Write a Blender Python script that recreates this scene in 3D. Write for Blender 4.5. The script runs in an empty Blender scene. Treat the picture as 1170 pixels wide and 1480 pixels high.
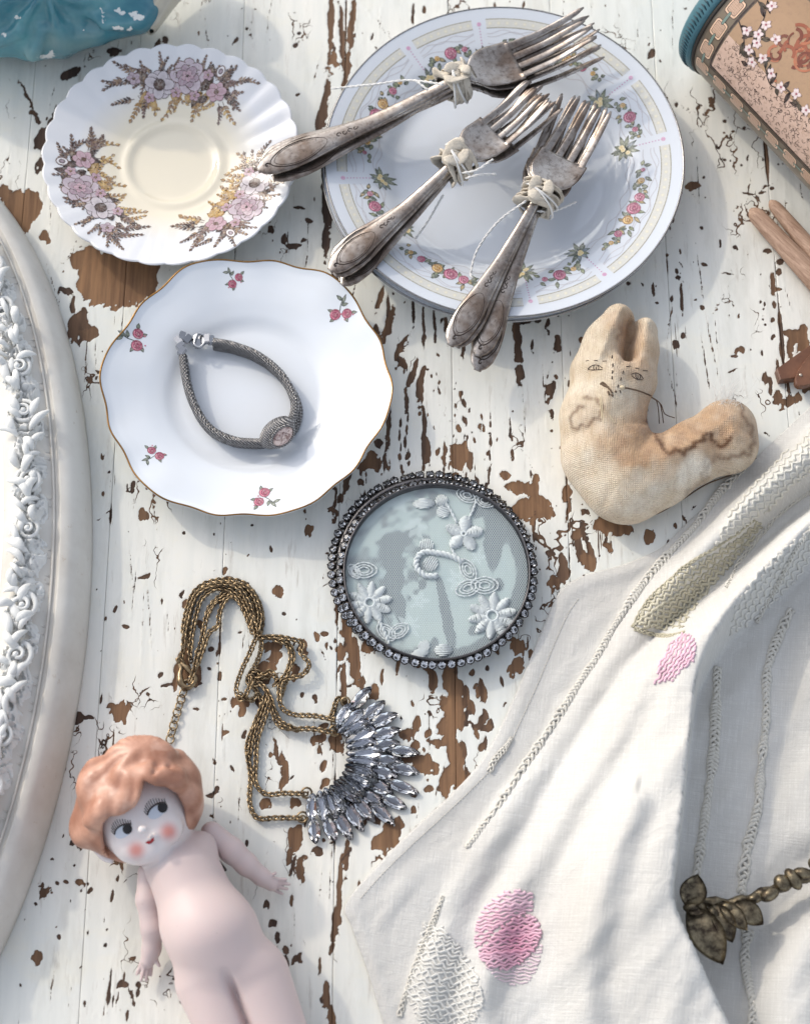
import bpy, bmesh, math, random
import numpy as np
from mathutils import Vector, Matrix

S = bpy.context.scene
COL = S.collection
# ------------------------------------------------------------------ camera
F_PX, CX, CY = 2580.0, 585.0, 740.0            # focal length and centre in photograph pixels (1170 x 1480)
DIST, TILT = 0.956, math.radians(21.0)
CAM = np.array([0.0, -DIST*math.sin(TILT), DIST*math.cos(TILT)])
FWD = np.array([0.0, math.sin(TILT), -math.cos(TILT)])
UPV = np.array([0.0, math.cos(TILT), math.sin(TILT)])
cd = bpy.data.cameras.new('camera'); cam = bpy.data.objects.new('camera', cd); COL.objects.link(cam)
cam.location = CAM; cam.rotation_euler = (TILT, 0, 0)
cd.sensor_fit = 'VERTICAL'; cd.sensor_height = 24.0; cd.lens = 24.0*F_PX/1480.0
cd.clip_start = 0.02; cd.clip_end = 50.0
cd.dof.use_dof = True; cd.dof.focus_distance = 0.945; cd.dof.aperture_fstop = 5.6
S.camera = cam
# ------------------------------------------------------------------ sky and sun
SUN_EL, SUN_DIR = math.radians(34.0), np.array([0.76, -0.65])    # SUN_DIR: the way shadows fall on the table
W = bpy.data.worlds.new('World'); S.world = W; W.use_nodes = True
wn = W.node_tree.nodes; wn.clear()
sky = wn.new('ShaderNodeTexSky'); sky.sky_type = 'NISHITA'; sky.sun_disc = False
sky.sun_elevation = SUN_EL
sky.sun_rotation = math.atan2(-SUN_DIR[0], -SUN_DIR[1])
sky.dust_density = 2.5; sky.ozone_density = 1.0; sky.air_density = 1.0
bg = wn.new('ShaderNodeBackground'); bg.inputs['Strength'].default_value = 0.15
wo = wn.new('ShaderNodeOutputWorld')
hz = wn.new('ShaderNodeHueSaturation'); hz.inputs['Saturation'].default_value = 0.42      # thin milky haze
W.node_tree.links.new(sky.outputs[0], hz.inputs['Color']); W.node_tree.links.new(hz.outputs[0], bg.inputs[0]); W.node_tree.links.new(bg.outputs[0], wo.inputs[0])
sl = bpy.data.lights.new('sun', 'SUN'); sun = bpy.data.objects.new('sun', sl); COL.objects.link(sun)
sl.energy = 0.64; sl.angle = math.radians(1.6); sl.color = (1.0, 0.90, 0.74)
d = Vector((SUN_DIR[0]*math.cos(SUN_EL), SUN_DIR[1]*math.cos(SUN_EL), -math.sin(SUN_EL))).normalized()
sun.rotation_euler = d.to_track_quat('-Z', 'Y').to_euler(); sun.location = (-0.6, 0.5, 0.8)
V = S.view_settings; V.view_transform = 'Standard'; V.look = 'None'; V.exposure = 0.84; V.gamma = 1.0
V.use_curve_mapping = False
S.cycles.use_denoising = True
S.cycles.max_bounces = 10; S.cycles.transparent_max_bounces = 12
S.cycles.caustics_reflective = False; S.cycles.caustics_refractive = False
S.cycles.sample_clamp_indirect = 6.0

# ------------------------------------------------------------------ helpers: picture -> place
def rays(px, py):
    px = np.asarray(px, float); py = np.asarray(py, float)
    dx = (px-CX)/F_PX; dy = -(py-CY)/F_PX
    d = FWD[None]*np.ones(px.shape+(1,)) + dx[..., None]*np.array([1., 0, 0]) + dy[..., None]*UPV
    return d/np.linalg.norm(d, axis=-1, keepdims=True)
def P(px, py, z=0.0):
    d = rays(np.array([px]), np.array([py]))[0]
    t = (z-CAM[2])/d[2]
    return CAM+d*t
def PV(px, py, z=0.0): return Vector(P(px, py, z))
def path_px(pts, z=0.0):                       # pts: (px, py) or (px, py, z)
    return np.array([P(q[0], q[1], q[2] if len(q) > 2 else z) for q in pts])
def mm_per_px(px, py, z=0.0):
    p = P(px, py, z); return np.dot(p-CAM, FWD)/F_PX*1000.0
def to_px(p):
    q = np.asarray(p)-CAM; w = q@FWD
    return CX+q[..., 0]/w*F_PX, CY-(q@UPV)/w*F_PX

# ------------------------------------------------------------------ helpers: numbers
def lin(r, g, b, a=1.0):
    f = lambda c: ((c/255.0)/12.92 if c/255.0 <= 0.04045 else ((c/255.0+0.055)/1.055)**2.4)
    return (f(r), f(g), f(b), a)
def sstep(a, b, x):
    t = np.clip((x-a)/(b-a), 0, 1); return t*t*(3-2*t)
_tab = np.random.RandomState(7).rand(8, 256, 256)
def vnoise(x, y, seed=0):
    T = _tab[seed % 8]
    xi = np.floor(x).astype(int); yi = np.floor(y).astype(int)
    fx = x-xi; fy = y-yi; fx = fx*fx*(3-2*fx); fy = fy*fy*(3-2*fy)
    a = T[xi & 255, yi & 255]; b = T[(xi+1) & 255, yi & 255]; c = T[xi & 255, (yi+1) & 255]; e = T[(xi+1) & 255, (yi+1) & 255]
    return (a*(1-fx)+b*fx)*(1-fy)+(c*(1-fx)+e*fx)*fy-0.5
def fbm(x, y, seed=0, octs=4, gain=0.5):
    s = 0; a = 1.0
    for i in range(octs):
        s = s+a*vnoise(x*2**i+17.3*i+seed*3.1, y*2**i-9.7*i+seed*5.7, seed+i); a *= gain
    return s
def resample(pts, step, smooth=True):
    pts = np.asarray(pts, float)
    if smooth and len(pts) > 2:                # Catmull-Rom
        q = np.vstack([2*pts[0]-pts[1], pts, 2*pts[-1]-pts[-2]]); out = []
        for i in range(1, len(q)-2):
            p0, p1, p2, p3 = q[i-1], q[i], q[i+1], q[i+2]
            for t in np.linspace(0, 1, 24, endpoint=False):
                out.append(0.5*((2*p1)+(-p0+p2)*t+(2*p0-5*p1+4*p2-p3)*t*t+(-p0+3*p1-3*p2+p3)*t**3))
        out.append(pts[-1]); pts = np.array(out)
    L = np.concatenate([[0], np.cumsum(np.linalg.norm(np.diff(pts, axis=0), axis=1))])
    n = max(2, int(round(L[-1]/step))+1)
    s = np.linspace(0, L[-1], n)
    return np.stack([np.interp(s, L, pts[:, k]) for k in range(pts.shape[1])], 1)

# ------------------------------------------------------------------ helpers: meshes
def mesh_np(name, v, f, smooth=True, attrs=None, cols=None):
    """v (n,3); f an (m,4) or (m,3) array or a list of tuples."""
    me = bpy.data.meshes.new(name)
    v = np.asarray(v, np.float32)
    if isinstance(f, np.ndarray) and f.ndim == 2:
        k = f.shape[1]
        me.vertices.add(len(v)); me.vertices.foreach_set('co', v.ravel())
        me.loops.add(f.size); me.loops.foreach_set('vertex_index', f.astype(np.int32).ravel())
        me.polygons.add(len(f)); me.polygons.foreach_set('loop_start', np.arange(len(f), dtype=np.int32)*k)
        me.update(calc_edges=True); me.validate()
    else:
        me.from_pydata([tuple(map(float, p)) for p in v], [], [tuple(int(i) for i in q) for q in f]); me.update()
    if smooth: me.polygons.foreach_set('use_smooth', np.ones(len(me.polygons), bool))
    if attrs:
        for an, av in attrs.items():
            a = me.attributes.new(an, 'FLOAT', 'POINT'); a.data.foreach_set('value', np.asarray(av, np.float32))
    if cols is not None:
        a = me.attributes.new('Col', 'FLOAT_COLOR', 'POINT'); a.data.foreach_set('color', np.asarray(cols, np.float32).ravel())
    return me
def obj(name, me, mat=None, parent=None, loc=None, rot=None):
    o = bpy.data.objects.new(name, me); COL.objects.link(o)
    if mat is not None and me is not None and len(me.materials) == 0: me.materials.append(mat)
    if parent is not None: o.parent = parent
    if loc is not None: o.location = loc
    if rot is not None: o.rotation_euler = rot
    return o
def empty(name, loc=(0, 0, 0), label=None, cat=None, group=None):
    o = bpy.data.objects.new(name, None); COL.objects.link(o); o.location = loc; o.empty_display_size = 0.01
    return tag(o, label, cat, group)
def tag(o, label=None, cat=None, group=None, kind=None):
    if label: o['label'] = label
    if cat: o['category'] = cat
    if group: o['group'] = group
    if kind: o['kind'] = kind
    return o
class MB:
    """collects shapes, builds one mesh"""
    def __init__(s): s.v = []; s.f = []; s.c = []; s.n = 0
    def add(s, v, f, col=None):
        v = np.asarray(v, float).reshape(-1, 3)
        s.v.append(v); s.f += [tuple(int(i)+s.n for i in q) for q in f]; s.n += len(v)
        if col is not None:
            col = np.asarray(col, float)
            s.c.append(np.tile(col[:4], (len(v), 1)) if col.ndim == 1 else col)
        return s
    def mesh(s, name, smooth=True):
        return mesh_np(name, np.vstack(s.v), s.f, smooth, None, np.vstack(s.c) if s.c else None)
    def build(s, name, mat, parent=None, smooth=True): return obj(name, s.mesh(name, smooth), mat, parent)
def frames(pts, closed=False):
    pts = np.asarray(pts, float); n = len(pts)
    T = np.roll(pts, -1, 0)-np.roll(pts, 1, 0) if closed else np.gradient(pts, axis=0)
    T /= np.linalg.norm(T, axis=1, keepdims=True)+1e-12
    N = np.zeros_like(T); up = np.array([0, 0, 1.0])
    if abs(T[0]@up) > 0.95: up = np.array([1.0, 0, 0])
    u = up-T[0]*(up@T[0]); u /= np.linalg.norm(u)
    for i in range(n):
        u = u-T[i]*(u@T[i]); u /= np.linalg.norm(u)+1e-12; N[i] = u
    return T, N, np.cross(T, N)
def tube(pts, r, seg=8, closed=False, caps=True, flat=1.0, twist=0.0):
    """swept round (or flattened) section; r scalar or per point"""
    pts = np.asarray(pts, float); n = len(pts)
    r = np.ones(n)*r if np.isscalar(r) else np.asarray(r, float)
    T, N, B = frames(pts, closed)
    a = np.linspace(0, 2*np.pi, seg, endpoint=False)
    v = []
    for i in range(n):
        aa = a+twist*i
        v.append(pts[i]+r[i]*(np.cos(aa)[:, None]*B[i]+flat*np.sin(aa)[:, None]*N[i]))
    v = np.vstack(v); f = []
    m = n if closed else n-1
    for i in range(m):
        j = (i+1) % n
        for k in range(seg):
            l = (k+1) % seg
            f.append((i*seg+k, i*seg+l, j*seg+l, j*seg+k))
    if caps and not closed:
        f.append(tuple(range(seg-1, -1, -1))); f.append(tuple((n-1)*seg+k for k in range(seg)))
    return v, f
def box(c, s, R=None):
    v = np.array([[x, y, z] for x in (-.5, .5) for y in (-.5, .5) for z in (-.5, .5)])*np.array(s)
    if R is not None: v = v@np.asarray(R).T
    return v+np.array(c), [(0, 1, 3, 2), (4, 6, 7, 5), (0, 4, 5, 1), (2, 3, 7, 6), (0, 2, 6, 4), (1, 5, 7, 3)]
def ball(c, r, seg=12, rings=8, R=None):
    r = np.ones(3)*r if np.isscalar(r) else np.array(r, float)
    v = [[0, 0, 1]]; f = []
    for i in range(1, rings):
        t = math.pi*i/rings
        for k in range(seg):
            p = 2*math.pi*k/seg; v.append([math.sin(t)*math.cos(p), math.sin(t)*math.sin(p), math.cos(t)])
    v.append([0, 0, -1]); v = np.array(v)*r
    for k in range(seg): f.append((0, 1+k, 1+(k+1) % seg))
    for i in range(rings-2):
        for k in range(seg):
            a = 1+i*seg+k; b = 1+i*seg+(k+1) % seg; f.append((a, a+seg, b+seg, b))
    l = len(v)-1
    for k in range(seg): f.append((l, l-seg+(k+1) % seg, l-seg+k))
    if R is not None: v = v@np.asarray(R).T
    return v+np.array(c), f
def grid_faces(n, m, wrap=False):
    i = np.arange(n-1)[:, None]; j = np.arange(m if wrap else m-1)[None]
    a = i*m+j; b = i*m+(j+1) % m
    return np.stack([a, b, b+m, a+m], -1).reshape(-1, 4)
def rotz(a): c, s = math.cos(a), math.sin(a); return np.array([[c, -s, 0], [s, c, 0], [0, 0, 1.0]])
def basis(x, up=(0, 0, 1)):
    x = np.asarray(x, float); x = x/np.linalg.norm(x); z = np.asarray(up, float); z = z-x*(z@x); z /= np.linalg.norm(z)
    return np.stack([x, np.cross(z, x), z], 1)

# ------------------------------------------------------------------ helpers: solid shapes from distance fields
def cap(p, a, b, ra, rb=None):
    rb = ra if rb is None else rb; a = np.asarray(a, float); b = np.asarray(b, float); ab = b-a
    t = np.clip(((p-a)@ab)/(ab@ab+1e-12), 0, 1)
    return np.linalg.norm(p-a-t[:, None]*ab, axis=1)-(ra+(rb-ra)*t)
def ell(p, c, r, R=None):
    q = p-np.asarray(c); q = q@R if R is not None else q
    r = np.asarray(r, float); k0 = np.linalg.norm(q/r, axis=1); k1 = np.linalg.norm(q/(r*r), axis=1)+1e-9
    return k0*(k0-1)/k1
def smin(a, b, k):
    h = np.clip(0.5+0.5*(b-a)/k, 0, 1); return b*(1-h)+a*h-k*h*(1-h)
def smax(a, b, k): return -smin(-a, -b, k)
def grad(f, p, e=2e-4):
    g = np.stack([f(p+np.eye(3)[k]*e)-f(p-np.eye(3)[k]*e) for k in range(3)], 1)
    return g/(np.linalg.norm(g, axis=1, keepdims=True)+1e-12)
def nets(f, lo, hi, h):
    lo = np.asarray(lo, float); hi = np.asarray(hi, float)
    n = np.ceil((hi-lo)/h).astype(int)+1
    ax = [lo[k]+h*np.arange(n[k]) for k in range(3)]
    G = np.stack(np.meshgrid(*ax, indexing='ij'), -1).reshape(-1, 3)
    D = np.concatenate([f(G[i:i+400000]) for i in range(0, len(G), 400000)]).reshape(n)
    s = D < 0
    def cn(A, i, j, k): return A[i:n[0]-1+i, j:n[1]-1+j, k:n[2]-1+k]
    corners = [(i, j, k) for i in (0, 1) for j in (0, 1) for k in (0, 1)]
    cnt = sum(cn(s, *c).astype(int) for c in corners)
    act = (cnt > 0) & (cnt < 8); idx = np.full(act.shape, -1); ids = np.argwhere(act); idx[act] = np.arange(len(ids))
    acc = np.zeros((len(ids), 3)); num = np.zeros(len(ids))
    for a in corners:
        for k in range(3):
            if a[k] == 0:
                b = list(a); b[k] = 1; b = tuple(b)
                da = cn(D, *a)[act]; db = cn(D, *b)[act]; m = (da < 0) != (db < 0)
                t = np.where(m, da/(da-db+1e-20), 0)
                p = np.tile(np.array(a, float), (len(ids), 1)); p[:, k] = t
                acc[m] += p[m]; num[m] += 1
    v = lo+h*(ids+acc/num[:, None])
    F = []
    for k in range(3):
        u, w = (k+1) % 3, (k+2) % 3
        sl0 = [slice(None)]*3; sl1 = [slice(None)]*3; sl0[k] = slice(0, -1); sl1[k] = slice(1, None)
        ch = s[tuple(sl0)] != s[tuple(sl1)]
        e = np.argwhere(ch); e = e[(e[:, u] > 0) & (e[:, w] > 0) & (e[:, u] < n[u]-1) & (e[:, w] < n[w]-1)]
        q = []
        for (du, dw) in ((-1, -1), (0, -1), (0, 0), (-1, 0)):
            c = e.copy(); c[:, u] += du; c[:, w] += dw; q.append(idx[c[:, 0], c[:, 1], c[:, 2]])
        q = np.stack(q, 1); ins = s[e[:, 0], e[:, 1], e[:, 2]]
        q[~ins] = q[~ins][:, ::-1]; F.append(q)
    F = np.vstack(F)
    for _ in range(2): v = v-np.clip(f(v), -h, h)[:, None]*grad(f, v)*0.9
    return v, F
def hit(f, px, py, z0=0.09):
    """where the line of sight through a photograph pixel meets a solid"""
    d = rays(np.asarray(px, float).ravel(), np.asarray(py, float).ravel())
    p = CAM+d*((z0-CAM[2])/d[:, 2])[:, None]
    for _ in range(90):
        s = f(p); p = p+d*np.clip(s*0.8, -0.01, 0.01)[:, None]
    return p
def drape(f, pts, r=0.0004, step=0.0012, off=0.0, seg=6):
    """a thread or ink line lying on a solid, given as picture points"""
    q = resample(np.array(pts, float), step/ (mm_per_px(pts[0][0], pts[0][1])/1000.0))
    p = hit(f, q[:, 0], q[:, 1]); p = p+grad(f, p)*off
    return tube(p, r, seg)

# ------------------------------------------------------------------ helpers: materials
class NT:
    def __init__(s, name):
        s.m = bpy.data.materials.new(name); s.m.use_nodes = True; s.t = s.m.node_tree; s.t.nodes.clear()
        s.out = s.t.nodes.new('ShaderNodeOutputMaterial')
    def n(s, typ, props=None, **inp):
        nd = s.t.nodes.new('ShaderNode'+typ)
        for k, v in (props or {}).items(): setattr(nd, k, v)
        for k, v in inp.items():
            key = int(k[1:]) if k[0] == 'i' and k[1:].isdigit() else k.replace('_', ' ')
            s.set(nd.inputs[key], v)
        return nd
    def set(s, sock, v):
        if isinstance(v, bpy.types.NodeSocket): s.t.links.new(v, sock)
        elif isinstance(v, bpy.types.Node): s.t.links.new(v.outputs[0], sock)
        else: sock.default_value = v
    def math(s, op, a, b=0.0, clamp=False):
        nd = s.n('Math', {'operation': op, 'use_clamp': clamp}); s.set(nd.inputs[0], a); s.set(nd.inputs[1], b); return nd.outputs[0]
    def mix(s, fac, a, b, mode='MIX'):
        nd = s.n('Mix', {'data_type': 'RGBA', 'blend_type': mode}); s.set(nd.inputs[0], fac); s.set(nd.inputs[6], a); s.set(nd.inputs[7], b); return nd.outputs[2]
    def coord(s, kind='Object', scale=(1, 1, 1)):
        tc = s.n('TexCoord'); mp = s.n('Mapping'); s.set(mp.inputs[0], tc.outputs[kind]); mp.inputs['Scale'].default_value = scale; return mp.outputs[0]
    def noise(s, vec, scale, detail=4, rough=0.55, dist=0.0):
        nd = s.n('TexNoise'); s.set(nd.inputs['Vector'], vec)
        nd.inputs['Scale'].default_value = scale; nd.inputs['Detail'].default_value = detail
        nd.inputs['Roughness'].default_value = rough; nd.inputs['Distortion'].default_value = dist
        return nd.outputs[0]
    def ramp(s, fac, *stops):
        nd = s.n('ValToRGB'); s.set(nd.inputs[0], fac); e = nd.color_ramp.elements
        while len(e) < len(stops): e.new(0.5)
        for q, (p, c) in zip(e, stops):
            q.position = p; q.color = c if not np.isscalar(c) else (c, c, c, 1)
        return nd.outputs[0]
    def attr(s, name, vec=False):
        nd = s.n('Attribute', {'attribute_name': name}); return nd.outputs['Color'] if vec else nd.outputs['Fac']
    def bump(s, h, strength=0.3, dist=0.001, normal=None):
        nd = s.n('Bump'); s.set(nd.inputs['Height'], h); nd.inputs['Strength'].default_value = strength; nd.inputs['Distance'].default_value = dist
        if normal is not None: s.set(nd.inputs['Normal'], normal)
        return nd.outputs[0]
    def bsdf(s, **inp):
        nd = s.n('BsdfPrincipled')
        for k, v in inp.items(): s.set(nd.inputs[k.replace('_', ' ')], v)
        s.t.links.new(nd.outputs[0], s.out.inputs[0]); return s.m
def simple(name, col, rough=0.5, metal=0.0, bump=0.0, scale=300.0, var=0.0, **kw):
    t = NT(name); vec = t.coord(); n = t.noise(vec, scale)
    c = col
    if var > 0: c = t.mix(t.ramp(t.noise(vec, scale*0.25), (0.3, 0.0), (0.7, 1.0)), tuple(x*(1-var) for x in col[:3])+(1,), col)
    if bump: kw['Normal'] = t.bump(n, bump, 0.0006)
    return t.bsdf(Base_Color=c, Roughness=rough, Metallic=metal, **kw)
rnd = random.Random(11)
# ================================================================== the painted table top, board by board
def mat_paint():
    t = NT('chipped_white_paint'); vec = t.coord(); geo = t.n('NewGeometry')
    g = t.coord('Object', (1, 0.09, 1))                                  # stretched along the boards
    fine = t.noise(vec, 900, 3); mid = t.noise(vec, 260, 4)
    chip = t.math('ADD', t.attr('chip'), t.math('MULTIPLY', t.math('SUBTRACT', mid, 0.5), 0.7))
    chip = t.math('ADD', chip, t.math('MULTIPLY', t.math('SUBTRACT', fine, 0.5), 0.35))
    # hairline checks and specks along the grain
    grain = t.noise(t.coord('Object', (1, 0.035, 1)), 420, 3, 0.6)
    patch = t.noise(vec, 14, 3)
    hair = t.math('SUBTRACT', t.math('MULTIPLY', t.math('SUBTRACT', grain, 0.715), 9.0), t.math('MULTIPLY', t.math('SUBTRACT', 0.62, patch), 8.0))
    speck = t.math('MULTIPLY', t.math('SUBTRACT', t.noise(t.coord('Object', (1, 0.45, 1)), 330, 2, 0.5), 0.752), 14.0)
    speck = t.math('SUBTRACT', speck, t.math('MULTIPLY', t.math('SUBTRACT', 0.56, t.noise(vec, 22, 2)), 4.0))
    chip = t.math('MAXIMUM', chip, t.math('MAXIMUM', hair, speck))
    # fine craquelure, only in some patches
    wv = t.n('VectorMath', {'operation': 'ADD'}); t.set(wv.inputs[0], t.coord('Object', (1, .3, 1)))
    nd = t.n('TexNoise'); t.set(nd.inputs['Vector'], vec); nd.inputs['Scale'].default_value = 120
    sc = t.n('VectorMath', {'operation': 'SCALE'}); t.set(sc.inputs[0], nd.outputs['Color']); sc.inputs['Scale'].default_value = .012; t.set(wv.inputs[1], sc.outputs[0])
    vo = t.n('TexVoronoi', {'feature': 'DISTANCE_TO_EDGE'}); t.set(vo.inputs['Vector'], wv.outputs[0]); vo.inputs['Scale'].default_value = 75
    crk = t.math('SUBTRACT', t.math('MULTIPLY', t.math('SUBTRACT', .018, vo.outputs['Distance']), 22.0), t.math('MULTIPLY', t.math('SUBTRACT', .605, t.noise(vec, 18, 3)), 9.0))
    chip = t.math('MAXIMUM', chip, crk)
    mask = t.ramp(chip, (0.0, 0.0), (0.10, 1.0))
    # paint
    c1 = t.mix(t.ramp(t.noise(vec, 7, 4), (0.35, 0.0), (0.66, 1.0)), lin(229, 226, 217), lin(215, 218, 214))
    c1 = t.mix(t.math('MULTIPLY', t.ramp(t.noise(g, 130, 5), (0.42, 0.0), (0.75, 1.0)), 0.45), c1, lin(198, 201, 196))
    c1 = t.mix(t.math('MULTIPLY', t.ramp(t.noise(vec, 28, 5, 0.65), (0.52, 0.0), (0.72, 1.0)), 0.35), c1, lin(232, 224, 202))
    c1 = t.mix(t.math('MULTIPLY', t.ramp(t.noise(t.coord('Object', (1, .22, 1)), 46, 6, .7), (.50, 0.0), (.70, 1.0)), .42), c1, lin(178, 176, 166))
    c1 = t.mix(t.math('MULTIPLY', t.ramp(t.noise(t.coord('Object', (1, .12, 1)), 190, 5, .7), (.60, 0.0), (.74, 1.0)), .5), c1, lin(150, 138, 122))
    edge = t.ramp(chip, (0.0, 0.0), (1.0, 0.0)) if False else t.ramp(t.math('ADD', chip, 0.5), (0.28, 0.0), (0.5, 0.5))
    c1 = t.mix(t.math('MULTIPLY', edge, 0.35), c1, lin(176, 160, 138))
    # bare wood
    wg = t.noise(t.coord('Object', (1, 0.05, 1)), 240, 5, 0.7)
    wood = t.mix(t.ramp(wg, (0.3, 0.0), (0.7, 1.0)), lin(92, 67, 50), lin(150, 114, 82))
    dark = t.mix(t.ramp(wg, (0.3, 0.0), (0.7, 1.0)), lin(40, 32, 29), lin(80, 63, 54))
    wood = t.mix(t.math('MULTIPLY', t.attr('tone'), 1.0), wood, dark)
    col = t.mix(mask, c1, wood)
    h = t.math('SUBTRACT', 1.0, t.ramp(chip, (0.0, 0.0), (0.16, 1.0)))
    b1 = t.bump(h, 0.95, 0.0009)
    brush = t.math('ADD', t.math('MULTIPLY', t.noise(g, 330, 4), 0.6), t.math('MULTIPLY', wg, 0.4))
    b2 = t.bump(brush, 0.22, 0.0007, b1)
    rough = t.ramp(mask, (0.0, 0.42), (1.0, 0.8))
    return t.bsdf(Base_Color=col, Roughness=rough, Normal=b2, Specular_IOR_Level=0.35)
M_paint = mat_paint()
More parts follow.
